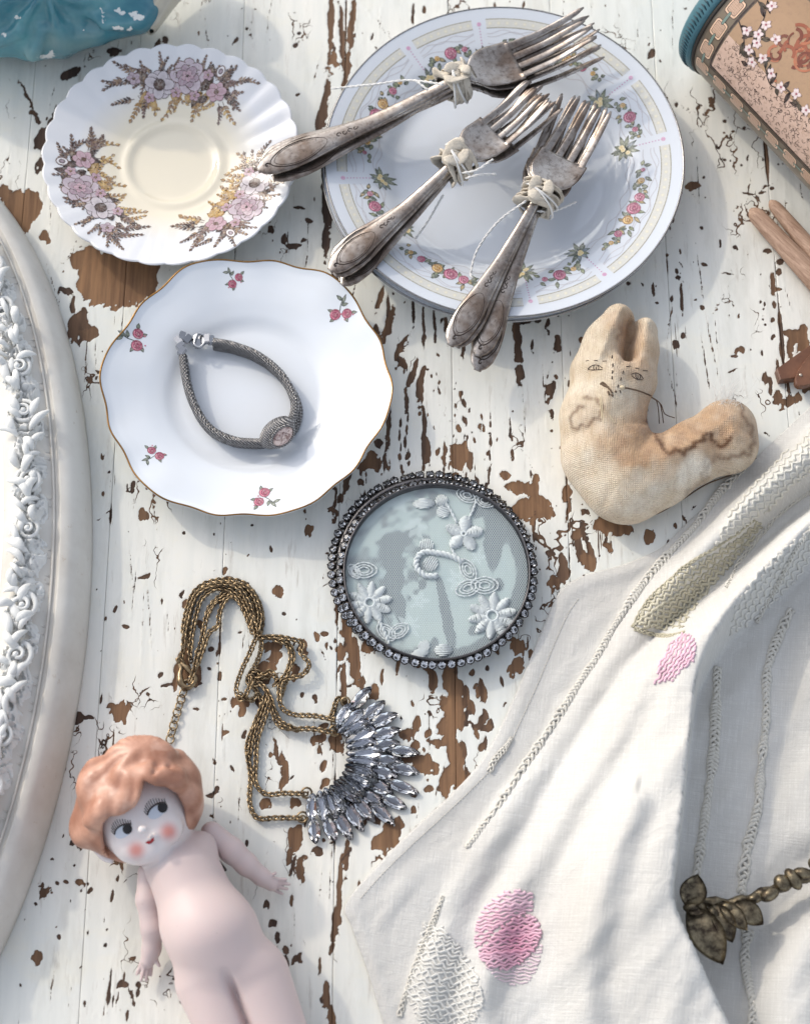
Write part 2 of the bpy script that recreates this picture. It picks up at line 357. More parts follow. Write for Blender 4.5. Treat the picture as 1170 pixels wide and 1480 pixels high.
# chips that can be picked out in the photograph: px, py, half width, half height (px), lean (deg), tone (0 brown wood .. 1 dark)
CH = [(30, 305, 30, 34, 20, .1), (8, 280, 14, 14, 0, .3), (62, 342, 8, 10, 0, .2), (168, 402, 64, 44, 0, .0), (128, 380, 26, 26, 0, .1), (205, 400, 26, 36, 0, .15),
 (116, 470, 14, 26, 0, .7), (128, 484, 20, 12, 0, .5), (92, 420, 12, 6, 20, .9), (105, 440, 4, 14, 0, .8), (108, 105, 17, 9, -20, .95), (68, 185, 9, 30, 25, .9), (60, 205, 10, 14, 0, .9), (45, 150, 3, 40, -25, .8), (80, 165, 3, 14, 0, .8), (58, 235, 6, 12, 0, .9),
 (240, 57, 7, 6, 0, 1), (165, 74, 13, 7, 0, 1), (428, 65, 6, 3, -30, .9), (340, 60, 3, 8, 25, .8), (432, 48, 4, 3, 0, 1),
 (478, 30, 5, 60, 2, .6), (494, 55, 4, 55, -4, .5), (508, 38, 6, 45, 2, .3), (500, 110, 6, 40, 6, .4), (470, 150, 6, 44, 8, .6), (460, 178, 4, 26, 6, .7), (482, 85, 7, 14, 0, .3),
 (472, 290, 8, 60, -3, .95), (470, 350, 6, 26, 0, .95), (484, 395, 4, 12, 0, .9), (430, 355, 12, 4, 0, .9), (434, 300, 9, 3, 0, .9), (412, 345, 5, 8, 0, .9), (444, 318, 6, 4, 0, .9), (392, 330, 7, 5, 0, .9), (440, 348, 4, 4, 0, .9),
 (548, 432, 4, 24, 14, .6), (560, 468, 6, 30, 12, .5), (580, 505, 7, 26, 22, .6), (596, 540, 5, 26, 12, .7), (606, 562, 5, 22, 4, .7), (588, 580, 4, 14, 0, .8), (545, 478, 5, 10, 0, .7),
 (612, 470, 2.5, 34, 0, .9), (628, 468, 2.5, 26, 0, .9), (596, 450, 3, 20, 0, .9), (560, 445, 3, 24, 0, .9), (644, 470, 3, 14, 0, .8), (576, 520, 4, 5, 0, .9),
 (748, 496, 7, 48, 0, .7), (752, 545, 5, 18, 0, .8), (760, 462, 22, 5, 0, .95), (700, 500, 4, 22, 3, .8), (718, 476, 3, 12, 0, .9), (806, 494, 7, 12, 0, .8), (795, 566, 8, 16, 10, .75), (797, 597, 6, 7, 0, .8), (792, 470, 4, 14, 0, .9), (735, 430, 3, 8, 0, .9), (670, 500, 3, 24, 0, .8), (770, 500, 3, 10, 0, .9),
 (612, 628, 4, 46, 0, .8), (560, 648, 4, 14, 10, .9), (548, 640, 7, 7, 0, .9), (533, 668, 19, 15, 0, .45), (503, 692, 6, 28, 8, .8), (492, 720, 6, 10, 0, .7), (520, 697, 5, 6, 0, .7), (478, 738, 9, 5, 20, .6), (556, 668, 4, 16, 0, .8), (617, 655, 6, 26, 0, .6), (664, 660, 17, 22, 0, .2), (590, 660, 5, 10, 0, .7), (560, 610, 4, 30, 4, .8), (655, 690, 10, 8, 0, .3),
 (745, 704, 20, 10, 10, .15), (768, 706, 10, 12, 0, .2), (762, 735, 22, 20, 0, .1), (775, 725, 20, 14, 0, .2), (786, 742, 12, 10, 0, .2), (726, 686, 8, 7, 0, .15), (772, 692, 7, 9, 0, .15), (818, 712, 7, 13, 15, .2), (800, 842, 10, 12, 30, .25), (795, 800, 8, 5, 0, .8),
 (878, 760, 26, 14, 5, .15), (905, 765, 10, 7, 0, .2), (845, 808, 20, 10, 25, .2), (852, 815, 12, 10, 0, .25), (832, 772, 6, 8, 0, .4), (842, 740, 8, 5, 30, .7), (938, 776, 7, 11, 0, .25), (802, 893, 3, 3, 0, .9), (968, 786, 4, 6, 0, .8), (820, 870, 4, 5, 0, .8),
 (500, 915, 8, 34, -4, .2), (512, 955, 7, 40, -3, .25), (530, 935, 13, 14, 0, .2), (496, 1000, 5, 50, 0, .4), (522, 990, 5, 16, 0, .4), (487, 880, 3, 40, 0, .6), (590, 950, 7, 9, 10, .2), (602, 957, 6, 7, 0, .2), (618, 955, 10, 26, 4, .25), (626, 985, 8, 20, 0, .3), (575, 960, 3, 16, 8, .4), (540, 1000, 9, 15, 0, .2), (553, 975, 3, 14, 5, .4),
 (655, 990, 15, 34, 0, .15), (652, 1040, 15, 50, 2, .05), (655, 1095, 14, 48, -4, .1), (646, 1130, 10, 24, 10, .2), (672, 1010, 7, 20, 0, .4), (638, 1050, 10, 14, 0, .25), (668, 1085, 5, 16, 0, .5), (690, 1052, 16, 7, 12, .75), (696, 1036, 6, 12, 30, .7), (700, 1075, 3, 14, 0, .8), (680, 1020, 5, 10, 0, .5), (640, 1020, 7, 16, 0, .3), (628, 1110, 8, 10, 0, .25),
 (755, 935, 15, 13, 10, .2), (750, 960, 15, 9, -30, .2), (738, 968, 7, 10, 0, .2), (742, 925, 8, 5, 0, .3), (768, 945, 4, 10, 0, .4),
 (612, 1105, 13, 16, 0, .2), (600, 1080, 8, 10, 0, .3), (586, 1062, 16, 10, 0, .35), (590, 1095, 22, 9, 0, .35), (638, 1075, 14, 6, 20, .3), (620, 1060, 6, 8, 0, .3), (603, 1050, 5, 12, 0, .3), (620, 1140, 8, 6, 0, .4), (560, 1210, 18, 22, 30, .2), (574, 1195, 8, 16, 20, .25), (542, 1186, 6, 9, 0, .5), (526, 1190, 4, 6, 0, .5), (600, 1148, 7, 5, 0, .4), (598, 1170, 5, 6, 0, .4),
 (490, 1290, 5, 60, 2, .5), (482, 1345, 5, 40, 3, .6), (500, 1240, 5, 26, 0, .4), (470, 1440, 6, 24, 0, .5), (478, 1470, 8, 20, 0, .3), (463, 1395, 3, 16, 0, .6),
 (425, 1212, 10, 18, 15, .25), (418, 1240, 5, 16, 0, .4), (436, 1260, 7, 20, -5, .35), (440, 1240, 6, 5, 0, .5), (386, 1308, 6, 8, 0, .85), (395, 1334, 7, 7, 0, .9), (402, 1355, 5, 10, 0, .9), (413, 1395, 6, 14, 0, .9), (430, 1385, 7, 10, 30, .7), (421, 1302, 4, 10, 0, .5),
 (172, 1028, 18, 17, 15, .2), (160, 1020, 8, 7, 0, .3), (118, 1036, 10, 9, 0, .85), (131, 1037, 6, 4, 0, .9), (400, 854, 9, 10, 0, .2), (408, 836, 1, 1, 0, 1), (410, 886, 3, 3, 0, 1), (357, 843, 4, 3, 0, 1), (332, 836, 7, 4, 10, .3), (326, 825, 4, 7, 0, .3), (392, 935, 17, 12, 0, .15), (395, 948, 12, 8, 0, .2), (438, 935, 8, 12, 0, .2), (386, 965, 14, 12, 0, .15), (380, 980, 14, 10, 0, .2), (425, 968, 9, 12, 0, .2), (346, 1015, 12, 9, 0, .25), (350, 1026, 5, 8, 0, .3), (372, 1015, 5, 8, 0, .5),
 (262, 965, 14, 34, 15, .1), (258, 985, 12, 18, 0, .1), (268, 920, 6, 14, 10, .2), (288, 905, 6, 10, 0, .3), (284, 975, 10, 18, 10, .4), (268, 872, 5, 6, 0, .3), (305, 938, 5, 4, 0, .8), (318, 975, 3, 7, 10, .6), (303, 967, 6, 3, 30, .9), (288, 988, 8, 3, 5, .9), (323, 1010, 5, 3, 0, .6), (242, 990, 8, 3, 0, .9), (232, 975, 4, 6, 30, .9), (262, 858, 3, 7, 40, .8), (234, 870, 2, 6, 0, .8),
 (206, 745, 9, 14, 10, .45), (210, 832, 12, 4, -20, .7), (214, 745, 3, 8, 0, .6), (192, 703, 4, 9, 0, .9), (185, 905, 7, 3, 20, .7), (166, 880, 3, 8, 20, .8), (184, 705, 2, 6, 0, .9), (448, 765, 6, 8, 0, .3), (442, 740, 4, 4, 0, .6), (265, 770, 3, 3, 0, .9),
 (50, 1385, 9, 14, 10, .4), (66, 1290, 7, 9, 25, .55), (52, 1306, 3, 3, 0, .9), (118, 1277, 9, 7, 20, .35), (130, 1287, 3, 6, 40, .7), (82, 1276, 5, 3, 15, .8), (95, 1274, 4, 3, 0, .8), (122, 1218, 6, 8, 20, .95), (106, 1205, 6, 7, 0, .95), (106, 1218, 5, 4, 0, .95), (91, 1209, 2, 5, 15, .9), (75, 1242, 3, 3, 30, .9), (108, 1251, 2, 3, 0, 1), (83, 1355, 4, 6, 0, .9), (154, 1368, 4, 6, 0, 1), (158, 1430, 2.5, 34, 3, .9), (170, 1445, 2, 16, 14, .8), (178, 1424, 7, 7, 0, .85), (190, 1440, 3, 16, -38, .85), (198, 1422, 5, 5, 0, .85), (199, 1434, 3, 8, 0, .85), (180, 1412, 2, 10, 0, .85), (184, 1466, 2.5, 8, 8, .8), (75, 1425, 1.5, 22, 4, .7), (310, 1147, 9, 4, -30, .9), (314, 1140, 4, 6, 0, .9), (300, 1150, 6, 3, 0, .9), (300, 1150, 1, 1, 0, .9), (262, 1448, 4, 4, 0, .9), (286, 1470, 2, 10, -30, .8), (303, 1148, 2, 2, 0, 1), (310, 1102, 3, 3, 0, .6), (327, 1058, 5, 4, 0, .4), (335, 1112, 3, 8, -30, .8),
 (455, 1103, 1, 1, 0, .9), (412, 1110, 4, 26, -12, .25), (408, 1132, 6, 10, 0, .25), (402, 1092, 3, 30, -14, .6), (458, 1070, 10, 9, 10, .25), (468, 1066, 6, 8, 0, .25), (462, 1085, 4, 10, 0, .3), (466, 1105, 6, 8, 0, .3), (472, 1132, 8, 10, 0, .25), (430, 1160, 9, 9, 0, .25), (385, 1160, 8, 8, 0, .3), (392, 1090, 4, 4, 0, .5), (455, 1008, 5, 6, 0, .6), (436, 1004, 3, 5, 0, .7), (470, 915, 6, 4, 0, .4), (473, 932, 3, 6, 0, .4), (490, 1070, 12, 16, 0, .3), (470, 1050, 8, 5, 0, .4),
 (985, 428, 3, 22, 0, .75), (976, 392, 3, 5, 0, .9), (978, 400, 4, 3, 0, .9), (1018, 382, 6, 3, 30, .8), (1062, 358, 4, 5, 0, .95), (1052, 395, 9, 2, 5, .85), (1014, 443, 4, 4, -30, .8), (986, 485, 4, 5, 0, .9), (1000, 268, 9, 6, 0, .4), (1014, 328, 3, 3, 0, .9), (1040, 350, 3, 5, 0, .9), (1116, 410, 4, 18, 0, .4), (1121, 418, 8, 4, 0, .35), (1124, 393, 4, 6, 0, .7), (1127, 378, 6, 5, 40, .85), (1108, 362, 7, 4, 0, .8), (1098, 436, 2, 4, 0, .9), (1104, 441, 2, 6, 0, .9), (1118, 439, 3, 5, 0, .6), (1115, 462, 4, 4, 40, .7), (1101, 461, 2, 2, 0, .9), (1104, 469, 2, 2, 0, .9), (1100, 509, 2, 5, 0, .9), (1062, 514, 7, 2, 0, .8), (1058, 535, 10, 2, -20, .8), (1084, 505, 2, 2, 0, .9),
 (1148, 488, 14, 12, 20, .35), (1160, 492, 14, 18, 0, .35), (1140, 505, 6, 16, 0, .4), (1150, 480, 6, 5, 0, .6), (1128, 510, 3, 14, 0, .6), (1122, 530, 3, 12, 0, .7), (1162, 475, 8, 8, 0, .4), (1106, 548, 5, 12, 0, .7), (1114, 556, 4, 14, 0, .7), (1126, 575, 7, 14, 0, .45), (1140, 578, 8, 8, 0, .45), (1152, 575, 8, 8, 20, .45), (1168, 560, 8, 8, 0, .4), (1138, 560, 3, 12, 0, .5), (1120, 582, 5, 5, 0, .6),
 (1046, 175, 5, 3, 0, .95), (1060, 190, 4, 2, -30, .8), (1075, 185, 4, 2, -40, .8), (1079, 228, 2, 6, 12, .9), (1000, 55, 2, 18, 8, .7), (1005, 15, 5, 4, 0, .7), (1085, 280, 12, 2, 15, .85), (1102, 278, 6, 2, -10, .85), (1113, 272, 4, 3, 0, .9), (1016, 256, 3, 3, 40, .9), (1070, 238, 2, 2, 0, .9), (1055, 232, 2, 2, 0, .9), (1045, 230, 3, 2, 0, .9), (976, 150, 3, 3, 0, .8), (1035, 210, 2, 3, 0, .9), (1130, 237, 2, 2, 0, .9), (1124, 237, 2, 2, 0, .9), (715, 8, 2, 8, 0, .7), (612, 15, 3, 8, 0, .5), (1011, 395, 1.2, 30, -4, .8), (1028, 500, 1.2, 52, -6, .6), (1018, 520, 1.2, 40, -5, .6)]
def build_table():
    BW, GAP = 0.0611, 0.00022
    x0 = -0.0352-7*BW
    h = 0.0008
    ys = np.concatenate([np.arange(-0.56, -0.302, 0.006), np.arange(-0.302, 0.352, h), np.arange(0.356, 0.66, 0.006)])
    top = tag(empty('table_top'), kind='structure')
    rs = np.random.RandomState(3)
    chips = []
    for (px, py, rx, ry, a, tone) in CH:
        k = mm_per_px(px, py)/1000.0; obl = math.cos(math.atan2(CY-py, F_PX)+TILT)
        p = P(px, py); chips.append((p[0], p[1], rx*k*0.93, ry*k/obl*0.93, math.radians(-a), tone))
    for i in range(1500):                                  # the small flakes between them, most along the seams
        x = rs.uniform(-0.30, 0.30); y = rs.uniform(-0.30, 0.36)
        if rs.rand() < 0.4: x = x0+BW*round((x-x0)/BW)+rs.normal(0, 0.004)
        s = 0.00042*rs.lognormal(0.15, 0.55); el = rs.lognormal(0.6, 0.55)
        chips.append((x, y, s, s*el, rs.normal(0, 0.35) if rs.rand() < .75 else rs.uniform(-1.5, 1.5), rs.uniform(0.55, 1)))
    for i in range(330):                                  # long thin scratches
        x = rs.uniform(-0.28, 0.28); y = rs.uniform(-0.30, 0.34)
        chips.append((x, y, 0.00032, rs.uniform(0.003, 0.018), rs.normal(0, 0.12) if rs.rand() < .8 else rs.uniform(-1, 1), rs.uniform(.5, .9)))
    for i in range(26):                                   # clusters: paint lifting in groups beside the worn seams
        gx, gy = rs.choice([-0.0352, 0.0259, 0.087])+rs.normal(0, .012), rs.uniform(-.2, .12)
        for k in range(rs.randint(6, 16)):
            m = .0006*rs.lognormal(.2, .5); chips.append((gx+rs.normal(0, .007), gy+rs.normal(0, .014), m, m*rs.lognormal(.9, .4), rs.normal(0, .2), rs.uniform(.2, .9)))
    for i in range(34):                                   # broken dark cracks along the grain
        gx, gy = (rs.choice([-0.0352, 0.0259, -.005, .05])+rs.normal(0, .008), rs.uniform(-.02, .13)) if rs.rand() < .65 else (rs.uniform(-.24, .24), rs.uniform(-.26, .3))
        for k in range(rs.randint(4, 9)):
            chips.append((gx+rs.normal(0, .0006), gy+k*.006+rs.normal(0, .002), .0004+.0005*rs.rand(), rs.uniform(.002, .005), rs.normal(0, .05), rs.uniform(.5, .95)))
    for i in range(60):                                   # beyond the frame the wear goes on
        a = rs.uniform(0, 6.28); r = rs.uniform(0.36, 0.6)
        chips.append((r*math.cos(a), r*math.sin(a), rs.uniform(.003, .008), rs.uniform(.004, .012), 0, rs.uniform(0, .5)))
    for b in range(14):
        xa, xb = x0+b*BW+GAP/2, x0+(b+1)*BW-GAP/2
        fine = xb > -0.285 and xa < 0.285
        n = int((xb-xa-0.0008)/(h if fine else 0.004))
        xs = np.concatenate([[xa, xa], np.linspace(xa+0.0004, xb-0.0004, n), [xb, xb]])
        X, Y = np.meshgrid(xs, ys, indexing='ij')
        Z = fbm(X*30+b*7, Y*9, 2, 3)*0.0004-0.0003
        Z[1, :] -= 0.0001; Z[-2, :] -= 0.0001; Z[0, :] = -0.018; Z[-1, :] = -0.018
        N1 = fbm(X*420, Y*300, 1, 3, 0.6); N2 = fbm(X*140, Y*90, 3, 3)
        fld = np.full(X.shape, -1.0); tone = np.full(X.shape, 0.6)
        for (cx, cy, rx, ry, a, tn) in chips:
            R = max(rx, ry)*1.7+0.002
            if cx+R < xa or cx-R > xb: continue
            i0, i1 = np.searchsorted(xs, [cx-R, cx+R]); j0, j1 = np.searchsorted(ys, [cy-R, cy+R])
            if i0 >= i1 or j0 >= j1: continue
            sl = (slice(i0, i1), slice(j0, j1))
            m = min(rx, ry)
            dx = X[sl]-cx+N2[sl]*min(rx, 0.006)*1.1; dy = Y[sl]-cy+N1[sl]*min(ry, 0.006)*0.9
            c, s = math.cos(a), math.sin(a); u = (c*dx+s*dy)/rx; v = (-s*dx+c*dy)/ry
            dd = (1-np.sqrt(u*u+v*v))*m*1000.0+N1[sl]*min(1.0, m*420)   # about millimetres
            dd = np.clip(dd, -1, 1.6)
            up = dd > fld[sl]
            f2 = fld[sl]; t2 = tone[sl]; f2[up] = dd[up]; t2[up] = tn; fld[sl] = f2; tone[sl] = t2
        # paint breaking off along the board edges
        ed = np.minimum(X-xa, xb-X)*1000.0
        brk = fbm(X*60, Y*34, 4, 3)*2.6-0.55
        e = np.clip(brk-ed*0.9, -1, 1.0); fld = np.maximum(fld, e)
        Z = Z-np.clip(fld, 0, 0.4)*0.0009+np.exp(-((fld+.25)/.18)**2)*(fld > -.9)*.00016
        v = np.stack([X, Y, Z], -1).reshape(-1, 3)
        me = mesh_np('board', v, grid_faces(len(xs), len(ys)), True, {'chip': fld.ravel(), 'tone': tone.ravel()})
        # grid_faces runs u then v: flip so normals point up
        obj('board', me, M_paint, top)
    me = mesh_np('gap_shade_sheet', *box((0, 0.05, -0.0185), (0.9, 1.2, 0.002)), smooth=False)
    obj('gap_shade_sheet', me, simple('dark_gap', lin(44, 33, 27), 0.9), top)  # one dark sheet under all boards, so the gaps between them show dark
build_table()
# ================================================================== porcelain
def mat_glaze(name, inner, outer, r0=None, r1=None):
    t = NT(name); vec = t.coord()
    c = outer
    if r0 is not None:
        ln = t.n('VectorMath', {'operation': 'LENGTH'}); t.set(ln.inputs[0], t.n('TexCoord').outputs['Object'])
        mr = t.n('MapRange'); t.set(mr.inputs[0], ln.outputs['Value']); mr.inputs[1].default_value = r0; mr.inputs[2].default_value = r1
        c = t.mix(mr.outputs[0], inner, outer)
    c = t.mix(t.ramp(t.noise(vec, 60, 3), (0.4, 0.0), (0.8, 0.10)), c, lin(205, 200, 190))
    b = t.bump(t.noise(vec, 38, 2), 0.05, 0.0012)
    return t.bsdf(Base_Color=c, Roughness=t.ramp(t.noise(vec, 90, 4), (0.3, 0.06), (0.8, 0.16)), Normal=b, Specular_IOR_Level=0.55, Coat_Weight=0.3, Coat_Roughness=0.04)
def mat_print(name='printed_glaze', rough=0.14):
    t = NT(name); vec = t.coord()
    c = t.mix(t.ramp(t.noise(vec, 900, 2), (0.45, 0.0), (0.75, 0.35)), t.attr('Col', True), lin(225, 222, 215))
    return t.bsdf(Base_Color=c, Roughness=rough, Specular_IOR_Level=0.5)
M_print = mat_print()
M_gilt = simple('worn_gilt', lin(150, 112, 62), 0.32, 0.85, 0.2, 900, 0.35)
M_silverrim = simple('silvered_rim', lin(150, 148, 146), 0.25, 0.9, 0.1, 900, 0.3)

class Plate:
    """a dish: R outer radius, prof [(fraction, height)], scal(theta) rim radius factor, flute(theta) height ripple"""
    def __init__(s, R, prof, scal=None, flute=None, fl0=0.55, th=0.0032, foot=0.5):
        s.R, s.th, s.fl0 = R, th, fl0
        x = np.linspace(0, 1, 401); z = np.interp(x, [p[0] for p in prof], [p[1] for p in prof])
        k = np.hanning(25); k /= k.sum(); zp = np.concatenate([np.full(12, z[0]), z, 2*z[-1]-z[-2:-14:-1]])
        s.x, s.z = x, np.convolve(zp, k, 'valid')
        s.scal = scal or (lambda t: t*0); s.flute = flute or (lambda t: t*0); s.foot = foot
    def top(s, rho, th):
        rho = np.asarray(rho, float); th = np.asarray(th, float)
        w = sstep(s.fl0, 1.0, rho)
        r = rho*s.R*(1+s.scal(th)*w)
        z = np.interp(rho, s.x, s.z)+s.flute(th)*w
        return np.stack([r*np.cos(th), r*np.sin(th), z], -1)
    def at(s, X, Y, off=0.0):                 # plate coordinates in metres -> on the glaze
        X = np.asarray(X, float); Y = np.asarray(Y, float)
        r = np.hypot(X, Y); th = np.arctan2(Y, X); rho = r/s.R
        for _ in range(2): rho = r/s.R/(1+s.scal(th)*sstep(s.fl0, 1.0, rho))
        p = s.top(rho, th); p[..., 2] += off; return p
    def mesh(s, name, nr=56, nt=240):
        th = np.linspace(0, 2*np.pi, nt, endpoint=False)
        rho = np.concatenate([np.linspace(0.004, 0.9, nr-10), np.linspace(0.9, 1, 11)[1:]])
        rings = [s.top(np.full(nt, q), th) for q in rho]
        e = s.top(np.full(nt, 1.0), th); e2 = e.copy(); e2[:, :2] *= 1+0.0006/s.R; e2[:, 2] -= 0.0007; rings.append(e2)
        e3 = e.copy(); e3[:, 2] -= 0.0016; rings.append(e3)
        for q in np.linspace(0.97, 0.02, 26):
            b = s.top(np.full(nt, q), th); b[:, 2] -= s.th*(1-0.35*sstep(.6, 1, q))
            if q < s.foot-0.05: b[:, 2] = np.maximum(b[:, 2], 0.0012)
            elif q < s.foot+0.03: b[:, 2] = 0.0
            b[:, 2] = np.maximum(b[:, 2], 0.0); rings.append(b)
        v = np.vstack(rings); f = grid_faces(len(rings), nt, True)[:, ::-1]
        c0 = len(v); c1 = c0+1
        v = np.vstack([v, [[0, 0, s.z[0]]], [[0, 0, 0.0012]]])
        f = [tuple(q) for q in f]
        for k in range(nt):
            f.append((c0, k, (k+1) % nt)); l = (len(rings)-1)*nt; f.append((c1, l+(k+1) % nt, l+k))
        f = [q if len(q) == 3 else q for q in f]
        me = mesh_np(name, v, f)
        bm = bmesh.new(); bm.from_mesh(me); bmesh.ops.recalc_face_normals(bm, faces=bm.faces); bm.to_mesh(me); bm.free()
        return me
    def rim(s, r=0.0005, nt=300, frac=1.0, dz=-0.0003):
        th = np.linspace(0, 2*np.pi, nt, endpoint=False); p = s.top(np.full(nt, frac), th); p[:, 2] += dz
        return tube(p, r, 6, closed=True)

class Print:
    """flat transfer printing: coloured polygons laid on a glazed surface by MAP(X, Y, off) -> points"""
    def __init__(s, mp, base=0.00006, step=0.000006): s.mp, s.base, s.step, s.v, s.f, s.c, s.n = mp, base, step, [], [], [], 0
    def poly(s, pts, cin, cout=None, layer=0, ctr=None, rings=2):
        pts = np.asarray(pts, float); cout = cin if cout is None else cout
        c = pts.mean(0) if ctr is None else np.asarray(ctr)
        n = len(pts); off = s.base+s.step*layer
        V = [c[None]]; C = [np.array([cin])]
        for k in range(1, rings+1):
            t = k/rings; V.append(c+(pts-c)*t); C.append(np.tile(np.array(cin)*(1-t)+np.array(cout)*t, (n, 1)))
        V = np.vstack(V); p = s.mp(V[:, 0], V[:, 1], off); b = s.n
        s.f += [(b, b+1+k, b+1+(k+1) % n) for k in range(n)]
        for r in range(rings-1):
            o = b+1+r*n; s.f += [(o+k, o+n+k, o+n+(k+1) % n, o+(k+1) % n) for k in range(n)]
        s.v.append(p); s.c.append(np.vstack(C)); s.n += len(p)
    def leaf(s, x, y, a, L, w, c, layer=0, c2=None, n=9, bend=0.0, rag=0.0):
        t = np.linspace(0, 1, n); hw = w*np.sin(np.pi*t**0.8)**0.9; hw[-1] = 0
        if rag: hw = hw*(1+rag*np.where(np.arange(n) % 2, 1, -1)*0.5)
        X = np.concatenate([t*L, (t*L)[::-1]]); Yc = bend*L*(t*t); Y = np.concatenate([Yc+hw, (Yc-hw)[::-1]])
        ca, sa = math.cos(a), math.sin(a)
        s.poly(np.stack([x+ca*X-sa*Y, y+sa*X+ca*Y], 1), c, c2 or c, layer, (x+ca*L*.5, y+sa*L*.5), 3 if w > .0012 else 1)
    def line(s, pts, w, c, layer=0):
        pts = np.asarray(pts, float)
        T = np.gradient(pts, axis=0); T /= np.linalg.norm(T, axis=1, keepdims=True)+1e-12; N = np.stack([-T[:, 1], T[:, 0]], 1)
        off = s.base+s.step*layer; V = np.vstack([pts+N*w, pts-N*w]); p = s.mp(V[:, 0], V[:, 1], off); n = len(pts); b = s.n
        s.f += [(b+i, b+n+i, b+n+i+1, b+i+1) for i in range(n-1)]
        s.v.append(p); s.c.append(np.tile(np.array(c), (2*n, 1))); s.n += 2*n
    def disc(s, x, y, r, c, layer=0, c2=None, n=10, sq=1.0, a=0.0):
        t = np.linspace(0, 2*np.pi, n, endpoint=False); X = r*np.cos(t); Y = r*sq*np.sin(t)
        s.poly(np.stack([x+X*math.cos(a)-Y*math.sin(a), y+X*math.sin(a)+Y*math.cos(a)], 1), c, c2 or c, layer, (x, y), 3 if r > .002 else 1)
    def flower(s, x, y, r, n, c, dark, layer=0, sq=1.0, a=0.0, eye=None, open_=0.62):
        for k in range(n):
            t = a+2*math.pi*k/n
            X, Y = x+math.cos(t)*r*.5, y+math.sin(t)*r*.5*sq
            s.disc(X, Y, r*open_*1.08, dark, layer+(k % 3)*2, None, 12, .72, t)
            s.disc(X+math.cos(t)*r*.02, Y+math.sin(t)*r*.02, r*open_*.96, tuple(.75*p+.25*q for p, q in zip(c, dark)), layer+(k % 3)*2+1, c, 12, .72, t)
        s.disc(x, y, r*.3, eye or dark, layer+7, dark, 10, sq)
    def rose(s, x, y, r, c, dark, layer=0, rs=random):
        s.disc(x, y, r*1.06, dark, layer, None, 14)
        s.disc(x, y, r*.98, c, layer+1, tuple(.6*p+.4*q for p, q in zip(c, dark)), 14)
        for j, (rr, ph) in enumerate(((.82, .3), (.6, 2.2), (.4, 4.0), (.22, .8))):
            t = np.linspace(ph, ph+4.4, 14); q = np.stack([x+rr*r*np.cos(t)*(1-.1*j), y+rr*r*np.sin(t)], 1)
            s.line(q, r*.07, dark, layer+2+j)
        t = np.linspace(2.4, 4.6, 8); s.line(np.stack([x+r*.72*np.cos(t), y+r*.72*np.sin(t)], 1), r*.1, tuple(min(1, p*1.35) for p in c), layer+6)
    def build(s, name, mat, parent):
        me = mesh_np(name, np.vstack(s.v), s.f, True, None, np.vstack(s.c)); return obj(name, me, mat, parent)

def place(px, py, z, hw):
    """world centre and radius of a rim seen centred on a pixel with half width hw"""
    c = P(px, py, z); return c, hw*mm_per_px(px, py, z)/1000.0

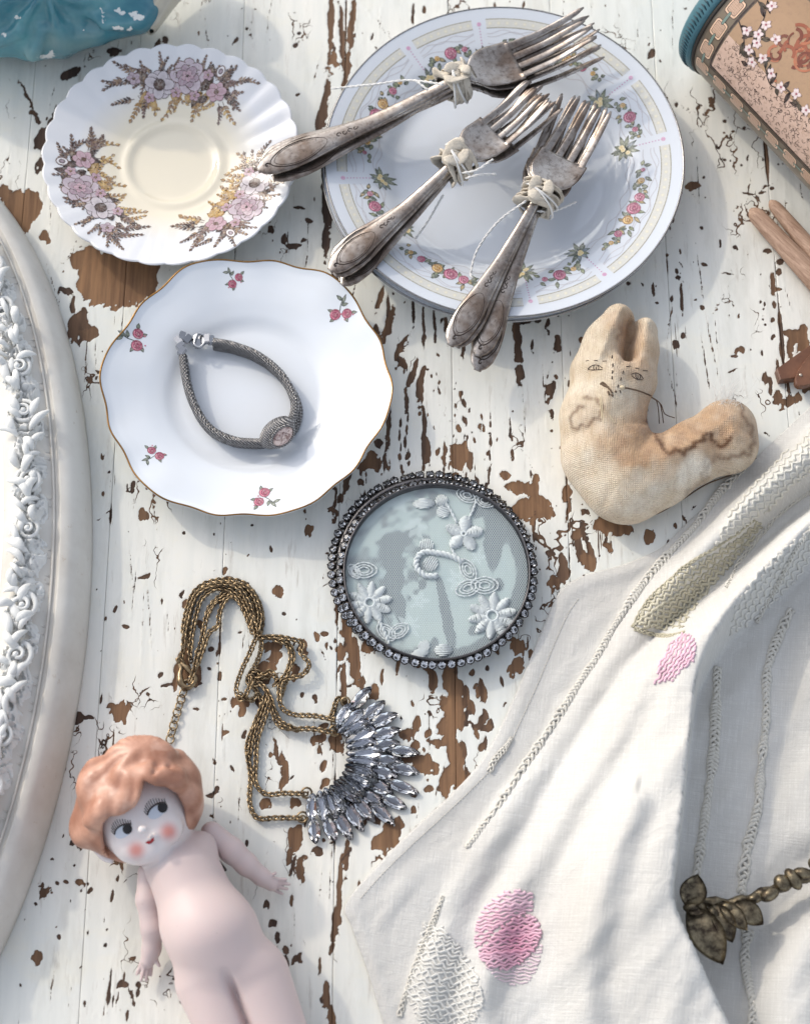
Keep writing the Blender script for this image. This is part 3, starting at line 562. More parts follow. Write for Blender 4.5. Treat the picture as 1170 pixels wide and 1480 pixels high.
# ---- saucer with brown and lilac sprays
def saucer():
    c, R = place(247, 221, 0.017, 183)
    NS = 30
    scal = lambda t: 0.020*np.abs(np.cos(NS/2*t))-0.010
    flute = lambda t: 0.0011*(np.abs(np.cos(NS/2*t))**1.3-0.5)
    pl = Plate(R, [(0, .0042), (.30, .0042), (.335, .0048), (.36, .0066), (.39, .0064), (.43, .0058), (.6, .0088), (.8, .0135), (1, .0185)], scal, flute, 0.5, foot=.42)
    root = empty('saucer', (c[0], c[1], 0), 'fluted ivory saucer printed with brown and lilac flower sprays', 'saucer')
    obj('dish', pl.mesh('dish', 60, 360), mat_glaze('ivory_glaze', lin(232, 222, 200), lin(224, 224, 226), R*.5, R*.80), root)
    obj('gilt_rim', mesh_np('gilt_rim', *pl.rim(.00036, 480, 1.0, -.0009)), M_gilt, root)
    r = random.Random(5)
    BR, DK, GO, LI, PK = lin(104, 80, 68), lin(62, 45, 42), lin(164, 128, 80), lin(184, 164, 174), lin(194, 160, 170)
    GO2, BR2 = lin(204, 172, 112), lin(150, 124, 100)
    for A in (86, 205, -34):
        a0 = math.radians(A); pr = Print(pl.at, .00008, .000012)
        def pt(deg, rho): t = a0+math.radians(deg); return rho*R*math.cos(t), rho*R*math.sin(t), t
        def frond(x, y, an, L, cols, ly, w=.010, n=7, bend=.5):
            q = np.array([(x+math.cos(an+bend*j/n)*L*j/n, y+math.sin(an+bend*j/n)*L*j/n) for j in range(n+1)]); pr.line(q, R*.0028, BR, ly)
            for j in range(1, n+1):
                k_ = 1-.45*j/n
                for s2 in (-1, 1): pr.leaf(q[j][0], q[j][1], an+bend*j/n+s2*(.75-.3*j/n), L*.30*k_, R*w*k_, r.choice(cols), ly+1+j % 3)
            pr.leaf(q[-1][0], q[-1][1], an+bend, L*.22, R*w*.8, cols[0], ly+2)
        for k in range(13):                                      # golden leaves on the inner side
            dg = -32+64*k/12+r.uniform(-3, 3); x, y, t = pt(dg, r.uniform(.60, .68))
            frond(x, y, t+math.pi+r.uniform(-.7, .7)-dg*.014, R*r.uniform(.12, .20), (GO, GO2, GO, BR2), k % 4, .015, 5, r.uniform(-.5, .5))
        for k in range(10): x, y, t = pt(r.uniform(-24, 24), r.uniform(.60, .68)); pr.leaf(x, y, t+math.pi+r.uniform(-1.2, 1.2), R*r.uniform(.08, .14), R*.03, GO2, 5, GO)
        for sgn in (-1, 1):                                      # feathery leaves at both ends
            for k in range(9):
                x, y, t = pt(sgn*r.uniform(18, 36), r.uniform(.62, .84)); frond(x, y, t+sgn*math.pi/2+r.uniform(-.8, .8), R*r.uniform(.12, .2), (BR, BR2, DK, lin(128, 104, 96)), 8, .011, 6, r.uniform(-.4, .4))
        for k in range(18):                                      # dark leaves on the rim side
            x, y, t = pt(r.uniform(-28, 28), r.uniform(.74, .82)); frond(x, y, t+r.uniform(-.9, .9), R*r.uniform(.09, .15), (BR, BR2, DK, lin(128, 104, 96)), 12, .012, 5, r.uniform(-.4, .4))
        for k in range(22): x, y, t = pt(r.uniform(-27, 28), r.uniform(.64, .82)); pr.leaf(x, y, t+r.uniform(0, 6.28), R*r.uniform(.08, .14), R*.030, r.choice((BR, lin(92, 70, 62), BR2, lin(140, 112, 84))), 13+k % 4, DK)
        x, y, t = pt(-3, .76); pr.flower(x, y, R*.13, 8, lin(196, 180, 188), BR, 18, .9, t, DK); pr.flower(x, y, R*.085, 6, lin(172, 148, 158), DK, 26, .9, t+.4, DK); pr.flower(x, y, R*.045, 5, PK, DK, 34, .9, t+.9, DK)
        x, y, t = pt(15, .70); pr.flower(x, y, R*.12, 11, lin(200, 190, 194), DK, 20, .88, t, DK, .5); pr.disc(x, y, R*.05, BR, 30, DK)
        x, y, t = pt(-24, .70); pr.flower(x, y, R*.075, 6, PK, BR, 20, .9, t)
        x, y, t = pt(29, .80); pr.flower(x, y, R*.05, 5, LI, BR, 20, .9, t)
        for dg, rho in ((4, .63), (-10, .62), (-15, .80), (24, .62)):
            x, y, t = pt(dg, rho); pr.flower(x, y, R*.04, 5, PK, DK, 22, 1, t, GO)
        x, y, t = pt(-21, .86); pr.disc(x, y, R*.05, BR, 20, None, 14, .75, t); pr.disc(x, y, R*.042, lin(226, 220, 220), 21, None, 14, .7, t); pr.disc(x, y, R*.025, LI, 22, DK, 10, .8, t)
        pr.build('flower_spray', M_print, root)
    return root, pl, c
SAUCER = saucer()

# ---- white plate with five rose sprigs
def rose_plate():
    c, R = place(356, 555, 0.018, 206)
    nl = 6
    scal = lambda t: 0.020*np.cos(nl*t+.6)+0.009*np.cos(2*nl*t+1.9)+0.006*np.cos(3*nl*t)
    flute = lambda t: 0.0013*np.cos(nl*t+.6)+0.0006*np.cos(2*nl*t+1.2)
    pl = Plate(R, [(0, .0040), (.50, .0040), (.545, .0050), (.60, .0072), (.72, .0105), (.88, .0142), (.96, .0165), (1, .0186)], scal, flute, .66, foot=.5)
    root = empty('dessert_plate', (c[0], c[1], 0), 'white wavy edged plate with scattered rose sprigs, holding the bracelet', 'plate')
    obj('dish', pl.mesh('dish', 64, 300), mat_glaze('white_glaze', lin(218, 222, 227), lin(218, 222, 227)), root)
    obj('gilt_rim', mesh_np('gilt_rim', *pl.rim(.0005, 360)), M_gilt, root)
    RO, RD, GR, GD = lin(184, 104, 124), lin(122, 54, 72), lin(130, 136, 120), lin(86, 92, 84)
    r = random.Random(3)
    for (px, py, s, a) in ((339, 405, .9, .9), (492, 453, 1.15, .1), (197, 492, 1.2, 1.6), (224, 655, .95, 2.6), (380, 718, 1.15, -1.9)):
        q = P(px, py, 0.0135); x, y = q[0]-c[0], q[1]-c[1]; pr = Print(pl.at, .00006, .00001); u = .0035*s
        cs, sn = math.cos(a), math.sin(a)
        def L(dx, dy): return x+u*(dx*cs-dy*sn), y+u*(dx*sn+dy*cs)
        pr.line([L(-.2, -.2), L(.1, 1.0), L(.6, 2.0)], u*.06, GD, 0)
        for (dx, dy, an, ln) in ((.3, 1.2, 1.0, 1.3), (.4, 1.6, 2.3, 1.1), (.2, 1.0, .1, 1.0), (-.8, .2, 2.6, 1.1), (1.4, -.2, -.2, .9), (-.9, -.6, 3.6, .8), (.6, -.7, -1.2, .8)):
            xx, yy = L(dx, dy); pr.leaf(xx, yy, an+a, u*ln, u*.26, GR, 2, GD)
        for (dx, dy, rr) in ((-.75, -.1, .72), (.85, -.25, .66)):
            xx, yy = L(dx, dy); pr.rose(xx, yy, u*rr, RO, RD, 8)
        for k in range(5):
            xx, yy = L(r.uniform(-1.7, 1.7), r.uniform(-1.2, .2)); pr.disc(xx, yy, u*.12, RO, 6)
        pr.build('rose_sprig', M_print, root)
    return root, pl, c
ROSEPLATE = rose_plate()

# ---- two stacked border plates
def border_plates():
    out = []
    prof = [(0, .0050), (.58, .0050), (.62, .0060), (.68, .0100), (.76, .0135), (.9, .0168), (1, .0190)]
    g = mat_glaze('cool_white_glaze', lin(208, 213, 220), lin(208, 213, 220))
    for k, (px, py, z, hw, lab) in enumerate(((724, 232, .0190, 259, 'plain underneath plate of the silver rimmed pair, showing only its edge'), (728, 226, .0236, 259, 'silver rimmed plate with garland border carrying the tied forks'))):
        c, R = place(px, py, z, hw); pl = Plate(R, prof, None, None, .6, foot=.58)
        root = empty('dinner_plate', (c[0], c[1], 0.0046*k), lab, 'plate', 'stacked garland plates')
        obj('dish', pl.mesh('dish', 60, 200), g, root)
        obj('silver_rim', mesh_np('silver_rim', *pl.rim(.0006, 260)), M_silverrim, root)
        out.append((root, pl, c, R))
    root, pl, c, R = out[1]
    BD, YD, PK, PKD, GR, GD, YE, BL, LI = lin(204, 203, 196), lin(222, 218, 200), lin(192, 122, 144), lin(136, 72, 94), lin(142, 148, 126), lin(98, 106, 96), lin(214, 186, 130), lin(140, 152, 168), lin(190, 150, 180)
    r = random.Random(9)
    pan = []
    for k in range(4): pan += [(8+90*k, 36+90*k), (36+90*k, 98+90*k)]
    for (A0, A1) in pan:
        a, a1 = math.radians(A0), math.radians(A1); big = A1-A0 > 40; da = a1-a; pr = Print(pl.at, .00005, .000008)
        t = np.linspace(a+.045, a1-.045, 120); cir = lambda rr, t: np.stack([rr*R*np.cos(t), rr*R*np.sin(t)], 1)
        pr.line(cir(.905, t), .024*R, BD, 0)
        for ra in (.931, .879): pr.line(cir(ra, t), R*.003, lin(160, 156, 142), 2)
        for q in np.linspace(a+.07, a1-.07, int(da*17)): pr.disc(.905*R*math.cos(q), .905*R*math.sin(q), R*.011, YD, 3, lin(206, 202, 186), 8)
        for rr, am, fq in ((.80, .018, 16), (.84, .014, 22), (.72, .012, 20), (.855, .010, 34), (.70, .014, 26)): pr.line(cir(rr+am*np.cos(fq*(t-a)), t), R*.0026, lin(188, 188, 194), 0)
        for rr in np.linspace(.74, .88, 9): pr.disc(rr*R*math.cos(a), rr*R*math.sin(a), R*.0045, LI, 1)
        pr.disc(.905*R*math.cos(a), .905*R*math.sin(a), R*.013, LI, 2, lin(206, 160, 186))
        x, y = .69*R*math.cos(a), .69*R*math.sin(a)
        for k in range(11):
            an = a+k*2*math.pi/11+r.uniform(-.2, .2); pr.leaf(x+math.cos(an)*R*.008, y+math.sin(an)*R*.008, an, R*r.uniform(.05, .085), R*.013, r.choice((GR, GD, BL, GR)), 4+k % 3, GD)
        for k in range(4): pr.disc(x+r.uniform(-1, 1)*R*.025, y+r.uniform(-1, 1)*R*.025, R*.013, YE, 9, lin(230, 215, 170))
        m = (a+a1)/2; sp = .40 if big else .17
        for k in range(46 if big else 20):
            tt = m+r.uniform(-sp, sp); e = abs(tt-m)/sp; rr = .775+r.uniform(-.05, .05)*(1-.6*e); x, y = rr*R*math.cos(tt), rr*R*math.sin(tt)
            pr.leaf(x, y, r.uniform(0, 6.28), R*r.uniform(.035, .065)*(1-.3*e), R*.012, r.choice((GR, GD, GR, lin(150, 156, 120), lin(196, 170, 120))), 4+k % 5, GD)
        fl = ((-.105, .775, .029, YE, lin(150, 100, 50)), (0, .775, .038, PK, PKD), (.10, .785, .028, lin(206, 140, 160), PKD), (.24, .775, .018, YE, lin(150, 110, 60)), (-.24, .775, .022, PK, PKD), (.33, .78, .012, lin(206, 140, 160), PKD), (-.33, .78, .014, YE, lin(150, 110, 60))) if big else ((0, .775, .034, PK, PKD), (.11, .775, .015, YE, lin(160, 120, 70)), (-.11, .775, .016, lin(206, 140, 160), PKD))
        for (dt, rr, sz, cc, ck) in fl: pr.rose(rr*R*math.cos(m+dt), rr*R*math.sin(m+dt), R*sz, cc, ck, 12)
        pr.build('garland_print', M_print, root)
    return out
BPL = border_plates()
# ================================================================== tied bundles of silver forks
def mat_tarnish():
    t = NT('tarnished_silver'); vec = t.coord()
    n1 = t.noise(vec, 55, 6, 0.65); n2 = t.noise(vec, 420, 4, 0.6); n3 = t.noise(t.coord('Object', (.12, 1, 1)), 900, 3)
    c = t.mix(t.ramp(n1, (0.36, 0.0), (0.62, 1.0)), lin(184, 177, 170), lin(122, 108, 98))
    c = t.mix(t.math('MULTIPLY', t.ramp(n2, (0.50, 0.0), (0.72, 1.0)), 0.65), c, lin(74, 62, 56))
    r = t.ramp(n1, (0.3, 0.20), (0.7, 0.48))
    return t.bsdf(Base_Color=c, Metallic=0.9, Roughness=r, Normal=t.bump(t.math('ADD', t.math('MULTIPLY', n2, .5), t.math('MULTIPLY', n3, .5)), 0.12, 0.0005))
M_silver = mat_tarnish()
M_engrave = simple('engraving_grime', lin(62, 50, 44), 0.5, 0.5, 0.2, 500, 0.4)
T_S = np.array([0, .35, .52, .59, .64, .70, .76, .88, 1.0]); T_Z = np.array([0, .002, .0075, .0115, .0120, .0070, .0035, .0050, .0125])
W_S = np.array([0, .006, .02, .045, .09, .14, .22, .34, .46, .56, .62, .645, .665, .69, .72, .78, .9, 1.0])
W_W = np.array([.3, .30, .52, .74, .86, .84, .66, .45, .36, .30, .30, .42, .76, .93, 1.0, 1.0, .98, .90])
def fork_parts(L, hw, hhw):
    """meshes of one fork lying along +x, handle end at 0; hw half width of the head, hhw of the handle"""
    zc = lambda t: np.interp(t, np.linspace(0, 1, 101), np.convolve(np.interp(np.clip(np.linspace(-.06, 1.06, 113), 0, 1), T_S, T_Z)+0, np.hanning(13)/np.hanning(13).sum(), 'valid'))*L/.19
    def wd(t):
        w = np.interp(t, W_S, W_W); return w*np.where(t < .62, hhw/.86, hw)*1.0
    def loft(ts, w, th, dish, yc=None):
        ts = np.asarray(ts); n = len(ts); yc = np.zeros(n) if yc is None else yc
        a = np.linspace(0, 2*np.pi, 14, endpoint=False); V = []
        for i, t in enumerate(ts):
            y = np.sign(np.cos(a))*np.abs(np.cos(a))**.75*w[i]; z = np.sign(np.sin(a))*np.abs(np.sin(a))**.8*th[i]/2
            V.append(np.stack([np.full(14, t*L), yc[i]+y, zc(t)+z+dish[i]*((yc[i]+y)/hw)**2], 1))
        V = np.vstack(V); f = [tuple(q) for q in grid_faces(n, 14, True)]
        return V, f+[tuple(range(13, -1, -1)), tuple((n-1)*14+k for k in range(14))]
    hs = np.concatenate([np.linspace(0.001, .05, 9), np.linspace(.06, .655, 34)])
    hnd = MB().add(*loft(hs, np.where(hs < .01, hhw*.28, wd(hs)), np.interp(hs, [0, .02, .1, .5, .655], [.0012, .0022, .0026, .0034, .0022]), np.zeros(len(hs))))
    es = np.linspace(.63, .785, 18)
    hd = MB().add(*loft(es, wd(es), np.full(18, .0019), np.interp(es, [.63, .70, .785], [0, .0030, .0030])))
    tines = []
    for k in range(4):
        ts = np.linspace(.772, 1.0, 18); pitch = hw*2/4*.985
        w = np.interp(ts, [.77, .78, .95, .99, 1], [.42, .32, .255, .17, .06])*pitch
        yc = (k-1.5)*pitch*np.interp(ts, [.77, 1], [1, .94])
        tines.append(MB().add(*loft(ts, w, np.interp(ts, [.77, .96, 1], [.00175, .0015, .0006]), np.interp(ts, [.77, 1], [.0030, .0018]), yc)))
    en = MB()                                                   # raised oval frame, beads and scrolls near the end
    u = np.linspace(0, 2*np.pi, 40, endpoint=False)
    for sc, rr in ((1, .00032), (.86, .0002)):
        t = .125+.085*sc*np.cos(u); y = wd(t)*.80*sc*np.sin(u)
        en.add(*tube(np.stack([t*L, y, zc(t)+.00115-.0002*(y/hhw)**2], 1), rr, 5, closed=True))
    for (tt, s) in ((.245, 1), (.262, -1), (.278, .8), (.295, -.7), (.03, .8)):
        u2 = np.linspace(0, 5.0, 16); rr = hhw*.17*(1-.1*u2)
        t = tt+rr*np.cos(u2)/L; y = s*rr*np.sin(u2)
        en.add(*tube(np.stack([t*L, y, zc(t)+.0014+0*u2], 1), .0003, 5))
    return hnd.mesh('handle'), hd.mesh('head'), [m.mesh('tine') for m in tines], en.mesh('engraving')
def put_fork(parts, A, B, label, group, roll=0.0, L=None):
    A = np.asarray(A); B = np.asarray(B)
    root = empty('fork', (0, 0, 0), label, 'fork', group)
    R = Matrix(basis(B-A).tolist()).to_4x4(); R = Matrix.Translation(A) @ R @ Matrix.Rotation(roll, 4, 'X')
    root.matrix_world = R
    obj('handle', parts[0], M_silver, root); obj('head', parts[1], M_silver, root)
    for m in parts[2]: obj('tine', m, M_silver, root)
    obj('engraving', parts[3], M_engrave, root)
    return root
def bundle(Apx, Bpx, zA, zB, tie_t, fan, n, hw, hhw, which, lift=.0027):
    A, B = P(Apx[0], Apx[1], zA), P(Bpx[0], Bpx[1], zB); L = np.linalg.norm(B-A)
    parts = fork_parts(L, hw, hhw); g = 'forks tied in bundles'
    ax = basis(B-A)
    for k in range(n):
        dz, yaw, shift = -(n-1-k)*lift, fan[k][0], fan[k][1]
        piv = A+(B-A)*tie_t
        R = ax@rotz(math.radians(yaw)); A2 = piv-R[:, 0]*L*tie_t+ax[:, 2]*(dz)+ax[:, 0]*shift; B2 = A2+R[:, 0]*L
        put_fork(parts, A2, B2, ['lowest', 'second lowest', 'second highest', 'topmost'][k]+' tarnished fork of the bundle '+which, g, math.radians(fan[k][2]))
    return A, B, L, ax
M_cloth_tie = simple('calico_strip', lin(212, 202, 186), 0.95, 0, 0.9, 900, 0.3)
M_string = simple('white_string', lin(228, 226, 222), 0.9, 0, 0.6, 2500, 0.1)
def tie(A, B, L, ax, t, rx, rz, zoff, label, seed, tails):
    """strip of cloth knotted round a bundle, with loose white string"""
    r = random.Random(seed); c = A+(B-A)*t+ax[:, 2]*zoff
    root = empty('cloth_tie', (0, 0, 0), label, 'tie', 'cloth strips round the forks')
    for k in range(7):                                          # wraps
        u = np.linspace(0, 2*np.pi, 40, endpoint=False); tilt = r.uniform(-.65, .65); x0 = (k-3)*.0021+r.uniform(-.001, .001)
        q = 1+.05*k/6+.05*np.sin(3*u+k)+.05*np.sin(5*u+2*k)+.02*np.sin(11*u+k*k)
        lp = np.stack([x0+tilt*rx*np.cos(u)*.7, rx*q*np.cos(u), rz*q*np.sin(u)], 1)
        obj('wrap', mesh_np('wrap', *tube(c+lp@ax.T, .00075*(1+.3*np.sin(4*u+k)), 10, closed=True, flat=r.uniform(2.6, 3.8))), M_cloth_tie, root)
    m = MB()                                                    # knot on top
    for k in range(2):
        u = np.linspace(0, 5.6, 30); a = r.uniform(0, 6)
        lp = np.stack([.0055*np.cos(u+a), .0055*np.sin(u+a)*.8, rz+.0012+.0017*np.sin(u*1.5+k)], 1)
        m.add(*tube(c+lp@ax.T, .0025*(1+.25*np.sin(u*3)), 10, flat=.24))
    m.build('knot', M_cloth_tie, root)
    s = tag(empty('string'), 'white string trailing from '+label.split(',')[-1].strip(), 'string', 'white strings on the forks')
    for tl in tails:
        pts = np.array([np.asarray(P(*q)) for q in tl]); q = resample(pts, .0012)
        a = np.arange(len(q)); T, N, Bn = frames(q)
        mm = MB()
        for ph in (0, math.pi): mm.add(*tube(q+.00035*(np.cos(a*1.1+ph)[:, None]*N+np.sin(a*1.1+ph)[:, None]*Bn), .00042, 6))
        mm.build('strand', M_string, s)
    u = np.linspace(0, 2*np.pi, 36, endpoint=False); mm = MB()
    for k in range(2):
        lp = np.stack([.004*(k-.5)+.004*np.cos(u+k), (rx+.0026)*np.cos(u), (rz+.0024)*np.sin(u)], 1); mm.add(*tube(c+lp@ax.T, .0006, 6, closed=True))
    mm.build('loop', M_string, s)
b1 = bundle((372, 246), (846, 55), .030, .040, .60, ((-4.2, .004, 12), (2.6, .006, -8), (-1.6, .003, 8), (0, 0, 2)), 4, .0135, .0082, 'with the longest handles, reaching over the saucer')
tie(*b1, .602, .0095, .0088, .006, 'cream cloth strip knotted round the long handled forks', 1, [[(640, 122, .058), (590, 116, .050), (540, 122, .044), (478, 128, .036)], [(600, 116, .052), (618, 130, .053)]])
b2 = bundle((476, 392), (780, 146), .030, .042, .60, ((4.6, .001, -8), (-3.4, .005, 8), (1.8, .001, -5), (0, 0, 0)), 4, .0125, .0074, 'lying between the other two bundles')
tie(*b2, .60, .0088, .0088, .006, 'cream cloth strip knotted round the middle fork bundle', 2, [[(668, 250, .050), (690, 245, .054), (712, 230, .056)], [(672, 258, .050), (695, 252, .052), (716, 252, .050)], [(640, 282, .034), (618, 320, .022), (600, 345, .020)]])
b3 = bundle((650, 500), (856, 166), .031, .032, .60, ((10.5, -.004, 8), (8.5, .003, -4), (1.6, .002, -6), (0, 0, 2)), 4, .0142, .0076, 'with spread handles pointing at the cloth rabbit')
tie(*b3, .605, .0090, .0088, .005, 'cream cloth strip knotted round the spread fork bundle', 3, [[(760, 290, .044), (720, 320, .034), (690, 360, .027), (680, 395, .024), (684, 402, .024)], [(775, 305, .038), (800, 305, .034), (832, 292, .028)]])
# ================================================================== bracelet on the rose plate
def bracelet():
    root, pl, c = ROSEPLATE
    t = NT('woven_silver_mesh'); vec = t.coord('UV') if False else t.coord()
    w1 = t.n('TexWave', {'wave_type': 'BANDS', 'bands_direction': 'DIAGONAL'}); t.set(w1.inputs['Vector'], vec); w1.inputs['Scale'].default_value = 330; w1.inputs['Distortion'].default_value = 1.5
    w2 = t.n('TexWave', {'wave_type': 'BANDS', 'bands_direction': 'X'}); t.set(w2.inputs['Vector'], vec); w2.inputs['Scale'].default_value = 420
    h = t.math('MULTIPLY', w1.outputs['Fac'], w2.outputs['Fac'])
    M_mesh = t.bsdf(Base_Color=t.mix(h, lin(92, 90, 90), lin(205, 203, 202)), Metallic=0.85, Roughness=0.36, Normal=t.bump(h, 0.7, 0.0006))
    M_steel = simple('bright_steel', lin(190, 190, 192), 0.18, 1.0, 0.05, 400, 0.25)
    br = empty('bracelet', (P(345, 565, .004)[0], P(345, 565, .004)[1], .004), 'grey woven mesh bracelet with pale oval stone, on the white plate', 'bracelet')
    base = np.array(br.location)
    z = .0045
    left = [(264, 512), (266, 530), (272, 560), (285, 592), (305, 618), (335, 633), (365, 637), (392, 636)]
    right = [(308, 492), (335, 497), (370, 510), (400, 532), (418, 556), (428, 582), (424, 606), (412, 622)]
    for pth, nm in ((left, 'band'), (right, 'band')):
        for k, hz in enumerate((.0020, .0068)):
            q = np.array([(a, b) for a, b in pth], float)
            sp = np.linspace(0, 1, len(q))**2*.0012
            w = resample(np.array([P(a, b, z+.009) for a, b in q]), .0012)
            w[:, 2] = z+hz+np.linspace(0, 1, len(w))**3*(.002 if k else -.0006)
            n = len(w); T, N, B = frames(w)
            w = w+B*(np.linspace(0, 1, n)**2*(.0012 if k else -.0012))[:, None]
            m = MB()
            for j in range(7):                                   # spiral-wound wires over a core
                a = np.arange(n)*.55+j*2*np.pi/7
                m.add(*tube(w+.0017*(np.cos(a)[:, None]*N*1.35+np.sin(a)[:, None]*B), .00082, 5))
            o = obj(nm, m.mesh(nm), M_mesh, br); o.matrix_parent_inverse = Matrix.Translation(-Vector(base))
    inv = Matrix.Translation(-Vector(base))
    pc = P(405, 628, z+.012); out = np.array([.55, -.62, .56]); R = basis(np.array([.75, .66, 0]), out)
    m = MB().add(*ball(pc-out*.0030, (.0112, .0078, .0062), 20, 12, R)); m.build('stone_setting', M_mesh, br).matrix_parent_inverse = inv
    m = MB()
    u = np.linspace(0, 2*np.pi, 30, endpoint=False); lp = np.stack([.0072*np.cos(u), .0054*np.sin(u), 0*u+.0026], 1); m.add(*tube(pc+lp@R.T, .0008, 6, closed=True))
    for k in range(26):
        a = 2*np.pi*k/26; m.add(*ball(pc+R@np.array([.0079*math.cos(a), .0060*math.sin(a), .0020]), .0006, 6, 4))
    m.build('bezel', M_mesh, br).matrix_parent_inverse = inv
    st = NT('rose_agate'); v2 = st.coord()
    M_st = st.bsdf(Base_Color=st.mix(st.ramp(st.noise(v2, 420, 4, .6, 1.2), (.42, 0), (.6, 1)), lin(206, 186, 178), lin(128, 98, 92)), Roughness=0.12, Coat_Weight=.5)
    MB().add(*ball(pc+out*.0022, (.0068, .0050, .0026), 18, 10, R)).build('stone', M_st, br).matrix_parent_inverse = inv
    r = random.Random(4)
    links = [(263, 508), (261, 500), (259, 492), (263, 486), (271, 490), (279, 494), (286, 497), (293, 492), (300, 490), (305, 492)]
    for k, (a, b) in enumerate(links):
        zz = z+(.008 if k < 5 else .0045)+(.003 if k > 7 else 0); p = P(a, b, zz)
        Rm = rotz(r.uniform(-.5, .5))@basis((1, r.uniform(-.4, .4), r.uniform(-.6, .6)))
        bm = bmesh.new(); bmesh.ops.create_cube(bm, size=1.0); bmesh.ops.scale(bm, vec=(.0034, .0050, .0036), verts=bm.verts)
        bmesh.ops.bevel(bm, geom=bm.edges[:], offset=.0004, segments=2, affect='EDGES')
        me = bpy.data.meshes.new('clasp_link'); bm.to_mesh(me); bm.free()
        o = obj('clasp_link', me, M_steel, br); o.matrix_parent_inverse = inv; o.matrix_basis = Matrix.Translation(p) @ Matrix(Rm.tolist()).to_4x4()
    for k in range(2):
        q = path_px([(281+k*3, 486), (287, 482), (294+k*3, 486), (295, 496), (288, 502), (281, 497)], z+.006+k*.002)
        obj('clasp_ring', mesh_np('clasp_ring', *tube(resample(np.vstack([q, q[:1]]), .0008)[:-1], .0008, 6, closed=True)), M_steel, br).matrix_parent_inverse = inv
bracelet()

# ================================================================== necklace
def glass_mat(name, tint, rough=0.0):
    t = NT(name); return t.bsdf(Base_Color=tint, Roughness=rough, Transmission_Weight=1.0, IOR=1.62)
M_brass = (lambda t: t.bsdf(Base_Color=t.mix(t.ramp(t.noise(t.coord(), 260, 4), (.35, 0), (.65, 1)), lin(172, 150, 118), lin(104, 88, 68)), Metallic=0.9, Roughness=0.36))(NT('aged_brass'))
M_foil = simple('crystal_foil', lin(190, 192, 200), 0.16, 1.0, 0.0)
M_foil2 = simple('outer_foil', lin(150, 150, 156), 0.2, 1.0, 0.0)
M_setting = simple('dark_setting', lin(74, 70, 68), 0.4, 0.9, 0.2, 800, 0.3)
M_crystal = glass_mat('clear_crystal', (1, 1, 1, 1))
def marquise(L, w, h):
    """faceted boat-shaped stone: girdle, raised table ridge, side facets"""
    g = []; n = 12
    for k in range(n):
        a = 2*math.pi*k/n; x = math.cos(a); y = math.sin(a); g.append((L*x, w*math.copysign(abs(y)**1.35, y), 0))
    tp = [(L*.55*math.cos(2*math.pi*k/6), w*.36*math.sin(2*math.pi*k/6), h) for k in range(6)]
    bt = [(L*.35*s, 0, -h*.55) for s in (1, -1)]
    v = g+tp+bt; f = [tuple(range(n, n+6))]
    for k in range(6):
        a, b, c2 = 2*k, (2*k+1) % n, (2*k+2) % n; t0, t1 = n+k, n+(k+1) % 6
        f += [(a, b, t0), (b, t1, t0), (b, c2, t1)]
    for k in range(n):
        a, b = k, (k+1) % n; mid = (g[a][0]+g[b][0])/2; t0 = n+6 if mid >= 0 else n+7
        f.append((b, a, t0))
    f += [(n+6, n+7, 3), (n+7, n+6, 9)]
    return np.array(v), f
